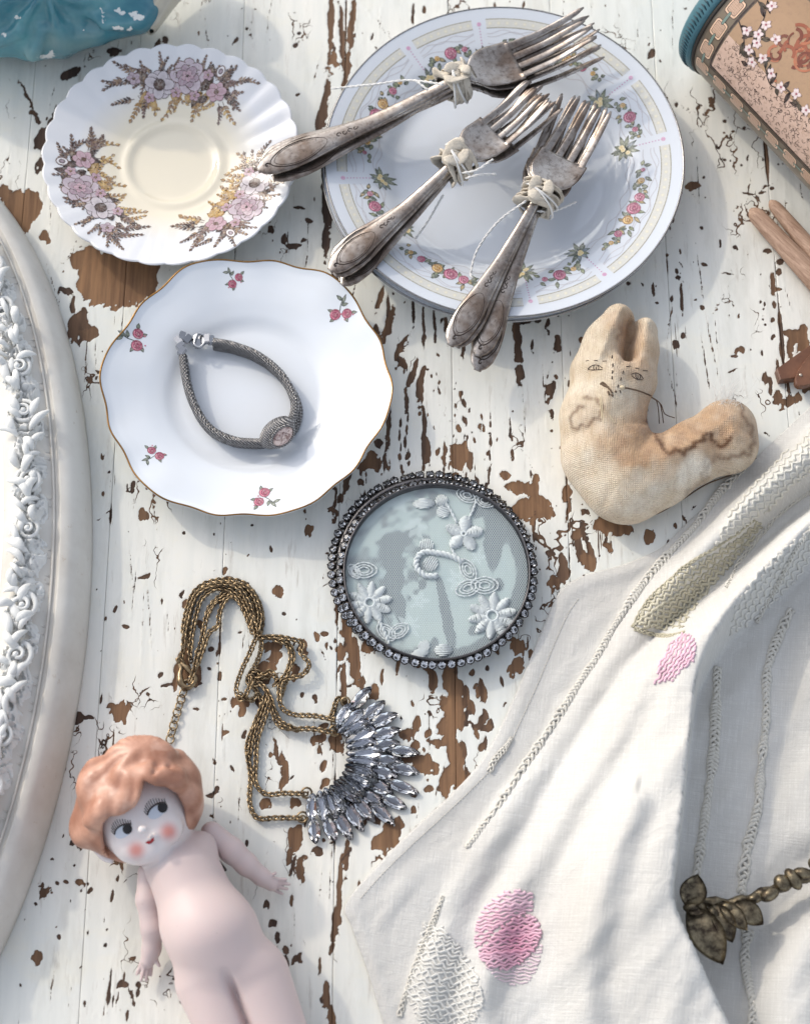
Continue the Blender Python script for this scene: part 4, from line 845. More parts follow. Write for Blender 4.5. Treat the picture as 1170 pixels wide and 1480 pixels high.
def necklace():
    nk = empty('necklace', (P(420, 1010)[0], P(420, 1010)[1], 0), 'brass chain necklace with a half fan of clear pointed crystals', 'necklace')
    inv = Matrix.Translation(-Vector(nk.location))
    def part(o): o.matrix_parent_inverse = inv; return o
    seg, sd = 10, 5
    u = np.linspace(0, 2*np.pi, seg, endpoint=False)
    def link(c, T, ang, lx, wy, r):
        R = basis(T); R = R@np.array([[1, 0, 0], [0, math.cos(ang), -math.sin(ang)], [0, math.sin(ang), math.cos(ang)]])
        lp = np.stack([lx*np.cos(u), wy*np.sin(u), 0*u], 1)
        return tube(c+lp@R.T, r, sd, closed=True)
    strands = [
     [(437, 1182), (400, 1182), (372, 1182), (361, 1160), (362, 1120), (357, 1080), (366, 1050), (378, 1020), (372, 1000), (358, 985), (366, 970), (385, 978)],
     [(440, 1148), (412, 1147), (385, 1148), (370, 1132), (370, 1100), (372, 1070), (382, 1040), (390, 1010), (378, 990), (362, 978), (364, 990)],
     [(482, 1060), (450, 1054), (425, 1054), (404, 1050), (394, 1030), (390, 1008), (378, 990), (366, 992)],
     [(484, 1042), (455, 1036), (425, 1034), (408, 1024), (404, 1004), (410, 985), (436, 978), (447, 962), (435, 945), (438, 932), (425, 926), (400, 922), (378, 923)],
     [(497, 1012), (488, 1010), (482, 1025), (478, 1036)],
     [(405, 1008), (412, 988), (418, 968), (424, 950), (418, 932), (404, 922), (376, 922)],
     [(398, 990), (412, 978), (420, 955), (416, 934), (398, 926)],
     [(366, 985), (352, 1012), (345, 1008), (342, 995), (350, 970), (362, 945), (371, 922)],
     [(385, 978), (372, 982), (362, 975), (372, 955), (378, 932), (372, 905)],
     [(372, 1005), (362, 1012), (348, 1004)], [(376, 978), (392, 972), (402, 985), (410, 980)],
     [(371, 922), (366, 895), (358, 870), (345, 852), (325, 846), (300, 850), (284, 862), (274, 885), (268, 915), (266, 935)],
     [(374, 920), (372, 895), (366, 868), (350, 848), (330, 841), (306, 844), (286, 856), (276, 880), (272, 910), (274, 935)],
     [(370, 915), (360, 885), (350, 862), (335, 852), (318, 862), (302, 880), (296, 905), (292, 925), (286, 945)],
     [(368, 905), (354, 872), (342, 860), (326, 868), (317, 890), (316, 905), (303, 916), (296, 935), (288, 955), (280, 970)],
     [(374, 910), (376, 890), (369, 866), (356, 850), (338, 846)],
     [(376, 915), (379, 892), (372, 866), (354, 844), (330, 838), (300, 842), (280, 856), (270, 880), (264, 910)],
     [(364, 912), (356, 890), (344, 868), (330, 862), (310, 872), (300, 890)],
     [(362, 900), (350, 874), (334, 856), (312, 852), (292, 866), (284, 890), (279, 915), (276, 940)],
     [(392, 1012), (398, 1030), (408, 1046), (428, 1056)], [(386, 1000), (376, 1030), (366, 1060), (360, 1090)],
     [(266, 935), (262, 955), (270, 965)], [(274, 935), (276, 955)], [(286, 945), (282, 968), (276, 985)],
    ]
    r = random.Random(2)
    for k, s in enumerate(strands):
        w = resample(path_px(s, .0022), .0017); z0 = .0016+.0009*(k % 4)
        w[:, 2] = z0+.0005*np.sin(np.linspace(0, 9, len(w))+k)
        T = np.gradient(w, axis=0); m = MB()
        for i in range(len(w)): m.add(*link(w[i], T[i], (.75 if i % 2 else -.75)+r.uniform(-.15, .15), .0017, .00132, .00046))
        tag(part(m.build('chain', M_brass, nk)), kind='stuff')
    ext = resample(path_px([(268, 992), (262, 1010), (256, 1030), (250, 1052), (246, 1068)], .0014), .0034)
    T = np.gradient(ext, axis=0)
    for i in range(len(ext)):
        m = MB().add(*link(ext[i], T[i], .35 if i % 2 else -.35, .0025, .0020, .00045)); part(m.build('chain_link', M_brass, nk))
    # spring clasp
    q = resample(path_px([(258, 958), (262, 966), (260, 975), (262, 988), (270, 994), (278, 990), (282, 980), (272, 968), (262, 958)], .0032), .0006)
    rr = np.interp(np.linspace(0, 1, len(q)), [0, .15, .3, .5, .7, .9, 1], [.0009, .0012, .0019, .0013, .0012, .0014, .0010])
    part(obj('clasp', mesh_np('clasp', *tube(q, rr, 8)), M_brass, nk))
    part(obj('clasp_lever', mesh_np('clasp_lever', *tube(path_px([(258, 958), (255, 953), (262, 948)], .0040), .0008, 6)), M_brass, nk))
    for (a, b, rad) in ((487, 1045, .0030), (484, 1056, .0028), (443, 1146, .0026), (437, 1181, .0026), (270, 990, .0026), (499, 1014, .0022)):
        m = MB().add(*link(P(a, b, .0022), np.array([1., .3, 0]), .3, rad, rad, .0006)); part(m.build('jump_ring', M_brass, nk))
    # crystals: base pixel, tip pixel read off the photograph, three staggered rows
    st = []
    c0 = np.array((468., 1108.)); 
    inner = [(488, 1050, 505, 1018), (490, 1058, 524, 1026), (498, 1062, 532, 1042), (501, 1072, 542, 1052), (502, 1080, 543, 1072), (502, 1089, 552, 1086), (502, 1098, 548, 1104), (500, 1106, 545, 1122), (496, 1117, 540, 1136), (492, 1124, 528, 1150), (484, 1130, 520, 1160), (478, 1136, 500, 1162), (470, 1140, 486, 1182), (462, 1144, 468, 1186), (452, 1148, 450, 1184), (500, 1112, 546, 1130), (488, 1128, 524, 1154), (477, 1140, 498, 1174)]
    outer = [(506, 1026, 535, 994), (520, 1042, 555, 1014), (532, 1048, 573, 1032), (534, 1066, 577, 1054), (536, 1080, 577, 1074), (538, 1098, 580, 1102), (530, 1112, 574, 1122), (526, 1126, 567, 1148), (514, 1142, 556, 1166), (506, 1150, 540, 1186), (496, 1158, 524, 1200), (482, 1172, 508, 1212), (470, 1182, 484, 1214), (452, 1182, 456, 1218)]
    far = [(558, 1084, 604, 1088), (560, 1106, 604, 1117), (556, 1128, 603, 1146), (550, 1150, 586, 1168), (534, 1160, 568, 1190)]
    rows = [(outer, .0042), (far, .0036), (inner, .0066)]
    for row, z in rows:
        for (ax_, ay, bx, by) in row:
            a = P(ax_, ay, z-.0003); b = P(bx, by, z-.0018); c = (a+b)/2; L = np.linalg.norm(b-a)/2*1.05
            key = round(L*1000)
            w = .0031 if row is not far else .0029
            R = basis(b-a)@rotz(0)@np.array([[1, 0, 0], [0, math.cos(.25), -math.sin(.25)], [0, math.sin(.25), math.cos(.25)]]) if (ax_+ay) % 2 else basis(b-a)
            v, f = marquise(L, w, .0021)
            cr = part(obj('crystal', mesh_np('crystal', v@R.T+c, f, False), M_crystal, nk))
            u2 = np.linspace(0, 2*np.pi, 16, endpoint=False); gx = np.cos(u2); gy = np.sign(np.sin(u2))*np.abs(np.sin(u2))**1.35
            cup = []
            for (sc, zz) in ((1.05, .00015), (1.07, -.0005), (.72, -.0019)): cup.append(np.stack([L*sc*gx, w*sc*gy, 0*u2+zz], 1))
            cv = np.vstack(cup); cf = [tuple(q) for q in grid_faces(3, 16, True)]+[tuple(range(32, 48))]
            foil = obj('foil_setting', mesh_np('foil_setting', cv@R.T+c, cf, False), M_foil if row is inner else M_foil2, cr)
    # backing strap holding the fan
    q = path_px([(487, 1050), (500, 1060), (516, 1072), (520, 1095), (514, 1120), (496, 1142), (474, 1156), (450, 1162)], .0022)
    part(obj('backing', mesh_np('backing', *tube(resample(q, .002), .0019, 8, flat=.5)), M_setting, nk))
necklace()

# ================================================================== round jewelled box with lace under glass
def trinket_box():
    cb = P(622, 819, .004); cl = P(631, 825, .0125)
    Rb = 140*mm_per_px(621, 816, .004)/1000; Rl = 135*mm_per_px(628, 824, .0125)/1000
    bx = empty('trinket_box', (cb[0], cb[1], 0), 'round jewelled box with white lace under its pale glass lid', 'box')
    inv = Matrix.Translation(-Vector(bx.location))
    def part(o, par=bx): o.parent = par; o.matrix_parent_inverse = inv; return o
    M_pewter = simple('dull_pewter', lin(104, 102, 104), 0.36, 0.95, 0.3, 500, 0.4)
    def ringwall(c, R, z0, z1, th, name, n=120):
        u = np.linspace(0, 2*np.pi, n, endpoint=False); rings = []
        for (r, z) in ((R-th, z0), (R, z0), (R+.0003, (z0+z1)/2), (R, z1), (R-th*.5, z1+.0004), (R-th, z1), (R-th, z0)):
            rings.append(np.stack([c[0]+r*np.cos(u), c[1]+r*np.sin(u), 0*u+z], 1))
        return part(obj(name, mesh_np(name, np.vstack(rings), grid_faces(len(rings), n, True)), M_pewter))
    base = ringwall(cb, Rb-.0016, 0.0, .0072, .003, 'base_rim'); lid = ringwall(cl, Rl, .0072, .0142, .0009, 'lid_rim')
    u = np.linspace(0, 2*np.pi, 90, endpoint=False)
    def disc(c, R, z, name, mat, nr=2):
        rr = np.linspace(0, 1, nr+1)[1:]; v = [np.array([[c[0], c[1], z]])]
        for q in rr: v.append(np.stack([c[0]+R*q*np.cos(u), c[1]+R*q*np.sin(u), 0*u+z], 1))
        f = [(0, 1+k, 1+(k+1) % 90) for k in range(90)]
        for i in range(nr-1): f += [(1+i*90+k, 1+(i+1)*90+k, 1+(i+1)*90+(k+1) % 90, 1+i*90+(k+1) % 90) for k in range(90)]
        return np.vstack(v), f
    v, f = disc(cb, Rb-.003, .0066, 'x', None); part(obj('base_plate', mesh_np('base_plate', v, f), M_pewter))
    # silvered backing with darker patches
    v, f = disc(cl, Rl-.0012, .0098, 'x', None, 70)
    q = np.stack(to_px(v), 1)
    def blob(cx, cy, rx, ry, a=0):
        a = math.radians(a); dx, dy = q[:, 0]-cx, q[:, 1]-cy
        return 1-np.sqrt(((math.cos(a)*dx+math.sin(a)*dy)/rx)**2+((-math.sin(a)*dx+math.cos(a)*dy)/ry)**2)
    s = np.full(len(q), -1.0)
    for b in ((565, 795, 18, 30), (570, 835, 15, 34), (575, 780, 22, 13), (560, 870, 12, 20), (578, 880, 8, 26), (722, 755, 24, 34), (712, 790, 13, 36), (732, 735, 18, 24), (645, 890, 8, 48, -10), (652, 925, 7, 22, -5), (636, 850, 6, 18, -10), (621, 700, 4, 20), (625, 730, 5, 24), (610, 845, 6, 7), (720, 845, 8, 10), (628, 930, 6, 10), (683, 912, 7, 9), (690, 738, 12, 12)):
        s = np.maximum(s, blob(*b))
    rim = (np.hypot(v[:, 0]-cl[0], v[:, 1]-cl[1])/Rl); an = np.arctan2(v[:, 1]-cl[1], v[:, 0]-cl[0])
    s = np.maximum(s, (rim-(.90-.06*np.clip(np.cos(an+.3), 0, 1)))*6*np.clip(np.cos(an+.3)+.45, 0, 1))
    s = s+fbm(v[:, 0]*300, v[:, 1]*300, 2, 3)*.28
    gst = np.zeros(len(q))
    for (gx, gy, gr, gn) in ((574, 722, 26, 7), (600, 762, 22, 6), (590, 905, 24, 8), (660, 838, 20, 6), (690, 805, 16, 5), (606, 868, 18, 5)):   # mirror image of the lace, painted pale into the backing colour
        rr_, th_ = np.hypot(q[:, 0]-gx, q[:, 1]-gy), np.arctan2(q[:, 1]-gy, q[:, 0]-gx); gst = np.maximum(gst, (1-rr_/(gr*(.72+.28*np.cos(gn*th_))))*(rr_ > gr*.16)+.35*(rr_ < gr))
    gst = np.clip(gst+fbm(v[:, 0]*600, v[:, 1]*600, 4, 2)*.3, 0, 1)
    t = NT('patchy_backing'); vec = t.coord(); k = t.ramp(t.math('ADD', t.attr('dark_patch'), .5), (.44, 0), (.60, 1))
    net = t.n('TexWave', {'wave_type': 'BANDS', 'bands_direction': 'DIAGONAL'}); t.set(net.inputs['Vector'], vec); net.inputs['Scale'].default_value = 260
    gh = t.ramp(t.attr('lace_reflection'), (.45, 0), (.6, .55)); base_c = t.mix(t.ramp(t.noise(vec, 40, 3), (.35, 0), (.65, 1)), lin(178, 192, 194), lin(190, 200, 197))
    Mb = t.bsdf(Base_Color=t.mix(gh, t.mix(k, base_c, lin(112, 120, 126)), lin(218, 226, 226)), Roughness=.22)
    part(obj('backing', mesh_np('backing', v, f, True, {'dark_patch': s, 'lace_reflection': gst}), Mb))
    # tulle
    t = NT('tulle_net'); vec = t.coord(); ws = []
    for a in (math.radians(32), math.radians(-32), math.radians(90)):
        rt = t.n('VectorRotate', {'rotation_type': 'Z_AXIS'}); t.set(rt.inputs[0], vec); rt.inputs['Angle'].default_value = a
        w = t.n('TexWave', {'wave_type': 'BANDS', 'bands_direction': 'X', 'wave_profile': 'SIN'}); t.set(w.inputs['Vector'], rt.outputs[0]); w.inputs['Scale'].default_value = 300; ws.append(w.outputs['Fac'])
    al = t.ramp(t.math('MAXIMUM', ws[0], ws[1]), (.62, 0), (.95, .55))
    Mt = t.bsdf(Base_Color=lin(226, 230, 230), Roughness=.8, Alpha=al)
    v, f = disc(cl, Rl-.0014, .0103, 'x', None); part(obj('tulle', mesh_np('tulle', v, f), Mt))
    # embroidery
    M_lace = simple('lace_thread', lin(236, 237, 238), .85, 0, .9, 1600, .12)
    ZL = .0106
    def w(px, py, z=ZL): return P(px, py, z)
    mmpx = mm_per_px(627, 822, ZL)/1000
    r = random.Random(8)
    def flower(px, py, n, r0, rp, hole):
        m = MB(); c = w(px, py)
        for k in range(n):
            a = 2*math.pi*k/n+.2; R = rotz(a); d = R@np.array([1, 0, 0])
            wd = min(rp*.36, (r0+rp*.6)*math.tan(math.pi/n)*.86)
            for j in range(17):                                  # satin stitches across the petal
                tt = -.95+1.9*j/16; L = wd*math.sqrt(max(.1, 1-tt*tt))*r.uniform(.85, 1.15)
                e0 = c+R@np.array([r0+rp*.5+tt*rp*.5, -L, .0002]); e1 = c+R@np.array([r0+rp*.5+tt*rp*.5, L, .0002])
                m.add(*tube(np.array([e0, (e0+e1)/2+np.array([r.uniform(-1, 1)*.0004, 0, r.uniform(.0003, .0006)]), e1]), .00034, 4))
        uu = np.linspace(0, 2*np.pi, 24, endpoint=False); m.add(*tube(c+np.stack([hole*np.cos(uu), hole*np.sin(uu), 0*uu+.0003], 1), .0007, 6, closed=True))
        part(m.build('lace_flower', M_lace, bx))
    flower(534, 871, 10, 6*mmpx, 26*mmpx, 7*mmpx); flower(711, 890, 10, 7*mmpx, 28*mmpx, 8*mmpx)
    flower(670, 772, 5, 4*mmpx, 24*mmpx, 3.5*mmpx)
    def petals(lst):
        m = MB()
        for (px, py, a, L, wd) in lst:
            R = rotz(math.radians(a)); c = w(px, py)
            for j in range(7):
                tt = -1+2*j/6; l2 = L*mmpx*math.sqrt(max(.1, 1-.8*tt*tt))
                e0 = c+R@np.array([-l2, tt*wd*mmpx, 0]); e1 = c+R@np.array([l2, tt*wd*mmpx, 0])
                m.add(*tube(np.array([e0, (e0+e1)/2+np.array([0, 0, .0006]), e1]), .00042, 5))
        part(m.build('lace_leaf', M_lace, bx))
    petals([(612, 728, 5, 16, 7)]); petals([(638, 724, 110, 10, 8), (640, 740, 20, 10, 8)]); petals([(616, 788, 80, 10, 9)])
    petals([(612, 935, 60, 11, 7), (606, 945, 20, 14, 6)]); petals([(640, 940, 0, 13, 8)]); petals([(622, 815, 60, 12, 9)])
    def cord(pts, rr=.00055, closed=False):
        q = resample(path_px(pts, ZL+.0002), .0010); a = np.arange(len(q)); T, N, B = frames(q); m = MB()
        for ph in (0, math.pi): m.add(*tube(q+rr*.7*(np.cos(a*1.2+ph)[:, None]*N+np.sin(a*1.2+ph)[:, None]*B), rr*.8, 5))
        part(m.build('lace_cord', M_lace, bx))
    cord([(632, 832), (615, 832), (603, 822), (602, 808), (612, 798), (630, 799), (650, 803), (668, 812)], .0012)
    cord([(645, 728), (654, 744), (660, 756)]); cord([(652, 792), (656, 800), (664, 808)]); cord([(688, 722), (684, 735), (676, 752)])
    def loops(px, py, a, s):
        for k, sc in enumerate((1, .68, .4)):
            uu = np.linspace(0, 2*np.pi, 16); A = math.radians(a)
            x = s*sc*1.2*np.cos(uu)*(1+.12*np.cos(2*uu)); y = s*sc*.8*np.sin(uu)
            cord(list(zip(px+x*math.cos(A)-y*math.sin(A), py+x*math.sin(A)+y*math.cos(A))), .00032)
    for (px, py, a, s) in ((676, 824, 60, 13), (700, 846, 0, 15), (676, 850, -20, 14), (675, 716, 20, 12), (700, 724, 20, 11), (526, 824, 0, 14), (512, 826, 50, 9), (576, 912, -30, 12), (558, 914, 40, 12)): loops(px, py, a, s)
    cord([(548, 898), (556, 916), (562, 932)], .0008)
    # glass over it all
    t = NT('lid_glass'); gl = t.n('BsdfGlossy'); gl.inputs['Roughness'].default_value = .03; tr = t.n('BsdfTransparent'); tr.inputs[0].default_value = (.95, .98, .975, 1)
    lw = t.n('LayerWeight'); lw.inputs[0].default_value = .5; fac = t.math('ADD', t.math('MULTIPLY', t.math('POWER', lw.outputs['Facing'], 4.0), .8), .05); mx = t.n('MixShader'); t.set(mx.inputs[0], fac); t.set(mx.inputs[1], tr.outputs[0]); t.set(mx.inputs[2], gl.outputs[0]); t.t.links.new(mx.outputs[0], t.out.inputs[0])
    v, f = disc(cl, Rl-.0013, .0132, 'x', None, 3); part(obj('glass', mesh_np('glass', v, f), t.m))
    # rhinestones in claw settings, one ring on the lid and one on the base
    n = 8; rs = .0020; g = []
    for k in range(n): a = 2*math.pi*k/n; g.append((math.cos(a)*rs, math.sin(a)*rs, 0))
    tp = [(math.cos(2*math.pi*(k+.5)/n)*rs*.58, math.sin(2*math.pi*(k+.5)/n)*rs*.58, rs*.45) for k in range(n)]
    vv = g+tp+[(0, 0, -rs*.8)]; ff = [tuple(range(n, 2*n))]
    for k in range(n): b = (k+1) % n; ff += [(k, b, n+k), (b, n+b, n+k), (b, k, 2*n)]
    me_st = mesh_np('rhinestone', np.array(vv), ff, False); me_st.materials.append(M_crystal)
    m = MB(); u8 = np.linspace(0, 2*np.pi, 12, endpoint=False)
    cup = np.vstack([np.stack([rs*q*np.cos(u8), rs*q*np.sin(u8), 0*u8+z], 1) for q, z in ((1.03, .0002), (1.2, .0002), (1.15, -.0022), (.2, -.0022), (.62, -.0009))])
    m.add(cup, grid_faces(5, 12, True))
    for k in range(4):
        a = math.pi/4+k*math.pi/2; m.add(*ball((math.cos(a)*rs*1.02, math.sin(a)*rs*1.02, .0004), (.0005, .0005, .0007), 6, 4))
    me_cup = m.mesh('claw_setting'); me_cup.materials.append(M_setting)
    for (c, R, z, cnt, tl) in ((cl, Rl+.0020, .0112, 66, .55), (cb, Rb+.0012, .0052, 68, .5)):
        for k in range(cnt):
            a = 2*math.pi*k/cnt+r.uniform(-.012, .012)
            o = obj('rhinestone', me_st, None, bx)
            o.matrix_parent_inverse = inv
            o.matrix_basis = Matrix.Translation((c[0]+R*math.cos(a), c[1]+R*math.sin(a), z+r.uniform(-.0003, .0003))) @ Matrix.Rotation(a, 4, 'Z') @ Matrix.Rotation(tl+r.uniform(-.12, .12), 4, 'Y') @ Matrix.Rotation(r.uniform(0, 1), 4, 'Z')
            obj('claw_setting', me_cup, None, o)
trinket_box()
# ================================================================== stained cloth rabbit
def rabbit():
    mm = lambda px, py, z: mm_per_px(px, py, z)/1000
    SQ = .62                                                    # how flat the stuffing lies
    def disc(px, py, r, z=.016):
        c = P(px, py, z); return np.array([c[0], c[1], 0]), r*mm(px, py, z)
    # stuffing: chains of round pads, seen from above (px, py, radius)
    spine = [disc(*q) for q in ((884, 556, 60), (870, 605, 60), (880, 655, 68), (905, 690, 66), (950, 680, 52), (1005, 650, 46), (1050, 618, 42), (1052, 640, 46))]
    ear1 = [disc(*q) for q in ((893, 462, 26), (878, 492, 33), (862, 535, 40))]
    ear2 = [disc(*q) for q in ((930, 478, 22), (926, 505, 25), (918, 545, 34))]
    seg = []
    for ch in (spine, ear1, ear2): seg += [(ch, i) for i in range(len(ch)-1)]
    H = .0205
    def f2(p):                                                  # outline distance on the table plane
        q = p*np.array([1, 1, 0]); ds = []
        for ch in (spine, ear1, ear2):
            d = None
            for i in range(len(ch)-1):
                e = cap(q, ch[i][0], ch[i+1][0], ch[i][1], ch[i+1][1]); d = e if d is None else smin(d, e, .006)
            ds.append(d)
        ears = np.minimum(ds[1], ds[2]); ears = smax(ears, -(np.abs(ds[1]-ds[2])*.5-.0006)*0-1, .001)
        return smin(ds[0], ears, .004), ds
    notch_a, notch_b = P(912, 470, .016)*np.array([1, 1, 0]), P(906, 520, .016)*np.array([1, 1, 0])
    PUCK = [(P(*a_, .016)*np.array([1, 1, 0]), P(*b_, .016)*np.array([1, 1, 0]), am_) for a_, b_, am_ in (((944, 612), (902, 628), .0026), ((948, 620), (922, 662), .0024), ((956, 622), (958, 664), .0024), ((968, 618), (992, 650), .0018), ((906, 520), (888, 550), .0022), ((812, 600), (840, 608), .0018), ((815, 640), (845, 636), .0016), ((1086, 640), (1058, 628), .0018), ((868, 742), (880, 715), .0016), ((1000, 712), (990, 690), .0016))]
    def f(p):
        d2, ds = f2(p)
        w = np.clip(-d2, 0, None)
        k = .024
        half = H*np.sqrt(np.clip(1-(1-np.clip(w/k, 0, 1))**2, 0, 1))*(.82+.18*np.clip(w/.03, 0, 1))
        nz = fbm(p[:, 0]*55, p[:, 1]*55, 3, 3)*.0022+fbm(p[:, 0]*160, p[:, 1]*130, 1, 2)*.0007
        ga = notch_b-notch_a; t = np.clip(((p-notch_a)*np.array([1, 1, 0])@ga)/(ga@ga), 0, 1)
        gd = np.linalg.norm((p-notch_a-t[:, None]*ga)*np.array([1, 1, 0]), axis=1)
        crease = .012*np.exp(-(gd/.0042)**2)
        for (a_, b_, am_) in PUCK:
            e_ = b_-a_; q_ = (p-a_)*np.array([1, 1, 0]); t_ = np.clip((q_@e_)/(e_@e_), 0, 1); crease = crease+am_*np.exp(-(np.linalg.norm(q_-t_[:, None]*e_, axis=1)/.0021)**2)*(1-.8*t_)
        top = (p[:, 2]-.0135)-half*1.02-nz*np.clip(w/.01, 0, 1)+crease*np.clip(w/.004, 0, 1)
        bot = -(p[:, 2]-.0135)-np.minimum(half, .0132)
        return smax(smax(top, bot, .002)*.6, d2, .0045)
    lo = P(800, 790, 0)-np.array([0, 0, .002]); hi = P(1125, 425, .0)
    v, F = nets(f, (lo[0], lo[1], -.002), (hi[0], hi[1], .041), .00105)
    X, Y = to_px(v)
    # stains: brown wash, ring marks, pale patches (shapes of their own, in cloth coordinates)
    def el(cx, cy, rx, ry): return np.clip(1-np.sqrt(((X-cx)/rx)**2+((Y-cy)/ry)**2), 0, 1)
    nz = fbm(X/26, Y/26, 2, 4); n2 = fbm(X/9, Y/9, 5, 3)
    wash = np.clip(1.6*el(930, 650, 85, 62)+1.3*el(1030, 620, 95, 75)+.9*el(900, 478, 40, 50)+.7*el(935, 590, 60, 40)+.8*el(925, 520, 45, 60)+.5*el(850, 610, 40, 50)+.45*nz, 0, 1)
    wash *= 1-.9*np.clip(1-np.abs((Y-705-nz*40)/40), 0, 1)*sstep(985, 930, X)
    pale = np.clip(el(1003, 675, 24, 34)*1.6+nz*.5-.1, 0, 1)+np.clip(el(1020, 676, 9, 16)*3, 0, 1)+np.clip(el(985, 690, 10, 26)*1.5, 0, 1)
    def ink(pts, w, amp):
        q = resample(np.array(pts, float), 2.0); d = np.full(len(X), 1e9)
        q = q+np.stack([vnoise(np.arange(len(q))*.33, np.zeros(len(q)), 3), vnoise(np.arange(len(q))*.37, np.ones(len(q))*9, 4)], 1)*9
        for (a, b) in q: d = np.minimum(d, np.hypot(X-a, Y-b))
        return np.exp(-(d/w)**2)*amp
    mark = ink([(930, 606), (944, 618), (952, 640), (968, 652), (992, 652), (1005, 640), (1022, 628), (1032, 640), (1046, 640), (1058, 632)], 3.4, 1.0)
    mark = np.maximum(mark, ink([(838, 585), (828, 600), (826, 616), (838, 618), (852, 610), (864, 606), (868, 590), (858, 574), (842, 576)], 2.6, .7))
    mark = np.maximum(mark, ink([(1068, 580), (1074, 600), (1086, 620), (1088, 645), (1070, 658), (1040, 660)], 3.2, .65))
    mark = np.maximum(mark, ink([(1035, 655), (1022, 680), (1010, 705), (990, 715)], 4, .4)); mark = np.maximum(mark, ink([(893, 470), (896, 480), (893, 490)], 3, .5))
    mark = np.maximum(mark, ink([(1010, 690), (1020, 676), (1018, 660)], 4, .35))
    t = NT('tea_stained_linen'); vec = t.coord()
    wv = [t.n('TexWave', {'wave_type': 'BANDS', 'bands_direction': d_}) for d_ in 'XY']
    for w_ in wv: t.set(w_.inputs['Vector'], vec); w_.inputs['Scale'].default_value = 330; w_.inputs['Distortion'].default_value = .6
    weave = t.math('MULTIPLY', wv[0].outputs['Fac'], wv[1].outputs['Fac'])
    c = t.mix(t.ramp(t.noise(vec, 90, 5), (.3, 0), (.7, 1)), lin(220, 209, 190), lin(198, 180, 154))
    c = t.mix(t.math('MULTIPLY', t.attr('wash'), .85), c, t.mix(t.ramp(t.noise(vec, 130, 5, .7), (.35, 0), (.65, 1)), lin(186, 150, 114), lin(150, 116, 88)))
    c = t.mix(t.attr('pale'), c, lin(232, 222, 204)); c = t.mix(t.attr('mark'), c, lin(92, 62, 42))
    c = t.mix(t.math('MULTIPLY', t.ramp(t.noise(t.coord('Object', (1, .08, 1)), 800, 3), (.45, 0), (.7, 1)), .25), c, lin(150, 116, 84))
    M = t.bsdf(Base_Color=c, Roughness=.95, Specular_IOR_Level=.15, Normal=t.bump(t.math('ADD', t.math('MULTIPLY', weave, .5), t.noise(vec, 700, 3)), .9, .0008), Sheen_Weight=.15)
    rb = empty('cloth_rabbit', (P(900, 640)[0], P(900, 640)[1], 0), 'tea stained stuffed cloth rabbit with inked sleepy face', 'stuffed toy'); inv = Matrix.Translation(-Vector(rb.location))
    def part(o): o.parent = rb; o.matrix_parent_inverse = inv; return o
    part(obj('body', mesh_np('body', v, F, True, {'wash': wash, 'pale': np.clip(pale, 0, 1), 'mark': mark}), M))
    ink_m = simple('faded_ink', lin(70, 58, 50), .9); thr = simple('brown_thread', lin(96, 78, 62), .9); pal = simple('pale_thread', lin(206, 190, 160), .9)
    def lines(name, L, r, mat, off=0.0001):
        m = MB()
        for l in L: m.add(*drape(f, l, r, .0008, off, 5))
        part(m.build(name, mat, rb))
    lines('eye', [[(849, 533), (856, 528), (864, 528), (870, 532)], [(849, 534), (858, 535), (870, 534)], [(858, 528), (857, 532), (859, 535)], [(863, 528), (865, 532), (863, 535)], [(861, 530), (861, 534)]], .00022, ink_m)
    lines('eye', [[(911, 541), (918, 539), (925, 542), (929, 548)], [(912, 543), (919, 548), (928, 549)], [(918, 540), (918, 545), (921, 548)], [(923, 541), (925, 545), (923, 548)], [(921, 542), (921, 547)]], .00022, ink_m)
    lines('eyebrow', [[(846, 522), (850, 521)], [(858, 521), (863, 521)], [(870, 522), (876, 522)]], .00022, ink_m); lines('eyebrow', [[(904, 530), (910, 529)], [(917, 532), (923, 533)], [(928, 535), (935, 536)]], .00022, ink_m)
    lines('stitching', [[(884, 514), (884, 518)], [(885, 526), (885, 530)], [(885, 536), (884, 540)], [(884, 544), (884, 548)], [(900, 536), (899, 540)], [(897, 546), (896, 550)], [(893, 556), (892, 560)], [(895, 564), (896, 568)]], .00035, ink_m)
    lines('nose', [[(867, 556), (870, 553), (874, 555), (877, 559), (880, 562), (884, 568)], [(869, 555), (873, 558), (879, 560)], [(878, 566), (880, 571)], [(883, 570), (885, 573)], [(888, 565), (890, 567)]], .00055, thr)
    lines('whisker', [[(868, 572), (870, 590), (872, 612)], [(866, 574), (868, 592), (869, 606)], [(880, 600), (888, 612)]], .00022, pal)
    lines('whisker', [[(898, 560), (910, 562), (925, 566), (940, 572)]], .0004, thr)
    m = MB()
    for pts in ([(940, 573, .026), (952, 582, .022), (956, 596, .010), (958, 611, .001)], [(940, 574, .026), (954, 584, .020), (960, 598, .008), (974, 604, .002)], [(940, 573, .026), (948, 580, .023), (951, 594, .012), (952, 612, .002)]): m.add(*tube(resample(path_px(pts), .001), .00028, 5))
    part(m.build('loose_thread', thr, rb))
    MB().add(*ball(hit(f, [898], [560])[0], (.0018, .0012, .0012), 8, 6)).build('knot', pal, rb).matrix_parent_inverse = inv
    # frayed fluff at the tail end
    r = random.Random(6); m = MB(); n = 0
    fl = simple('fluff', lin(232, 228, 222), 1.0)
    fx = np.array([r.gauss(1042, 20) for _ in range(420)]); fy = np.array([max(r.gauss(572, 7), 562) for _ in range(420)]); fy = np.maximum(fy, 563+np.abs(fx-1042)*.28)
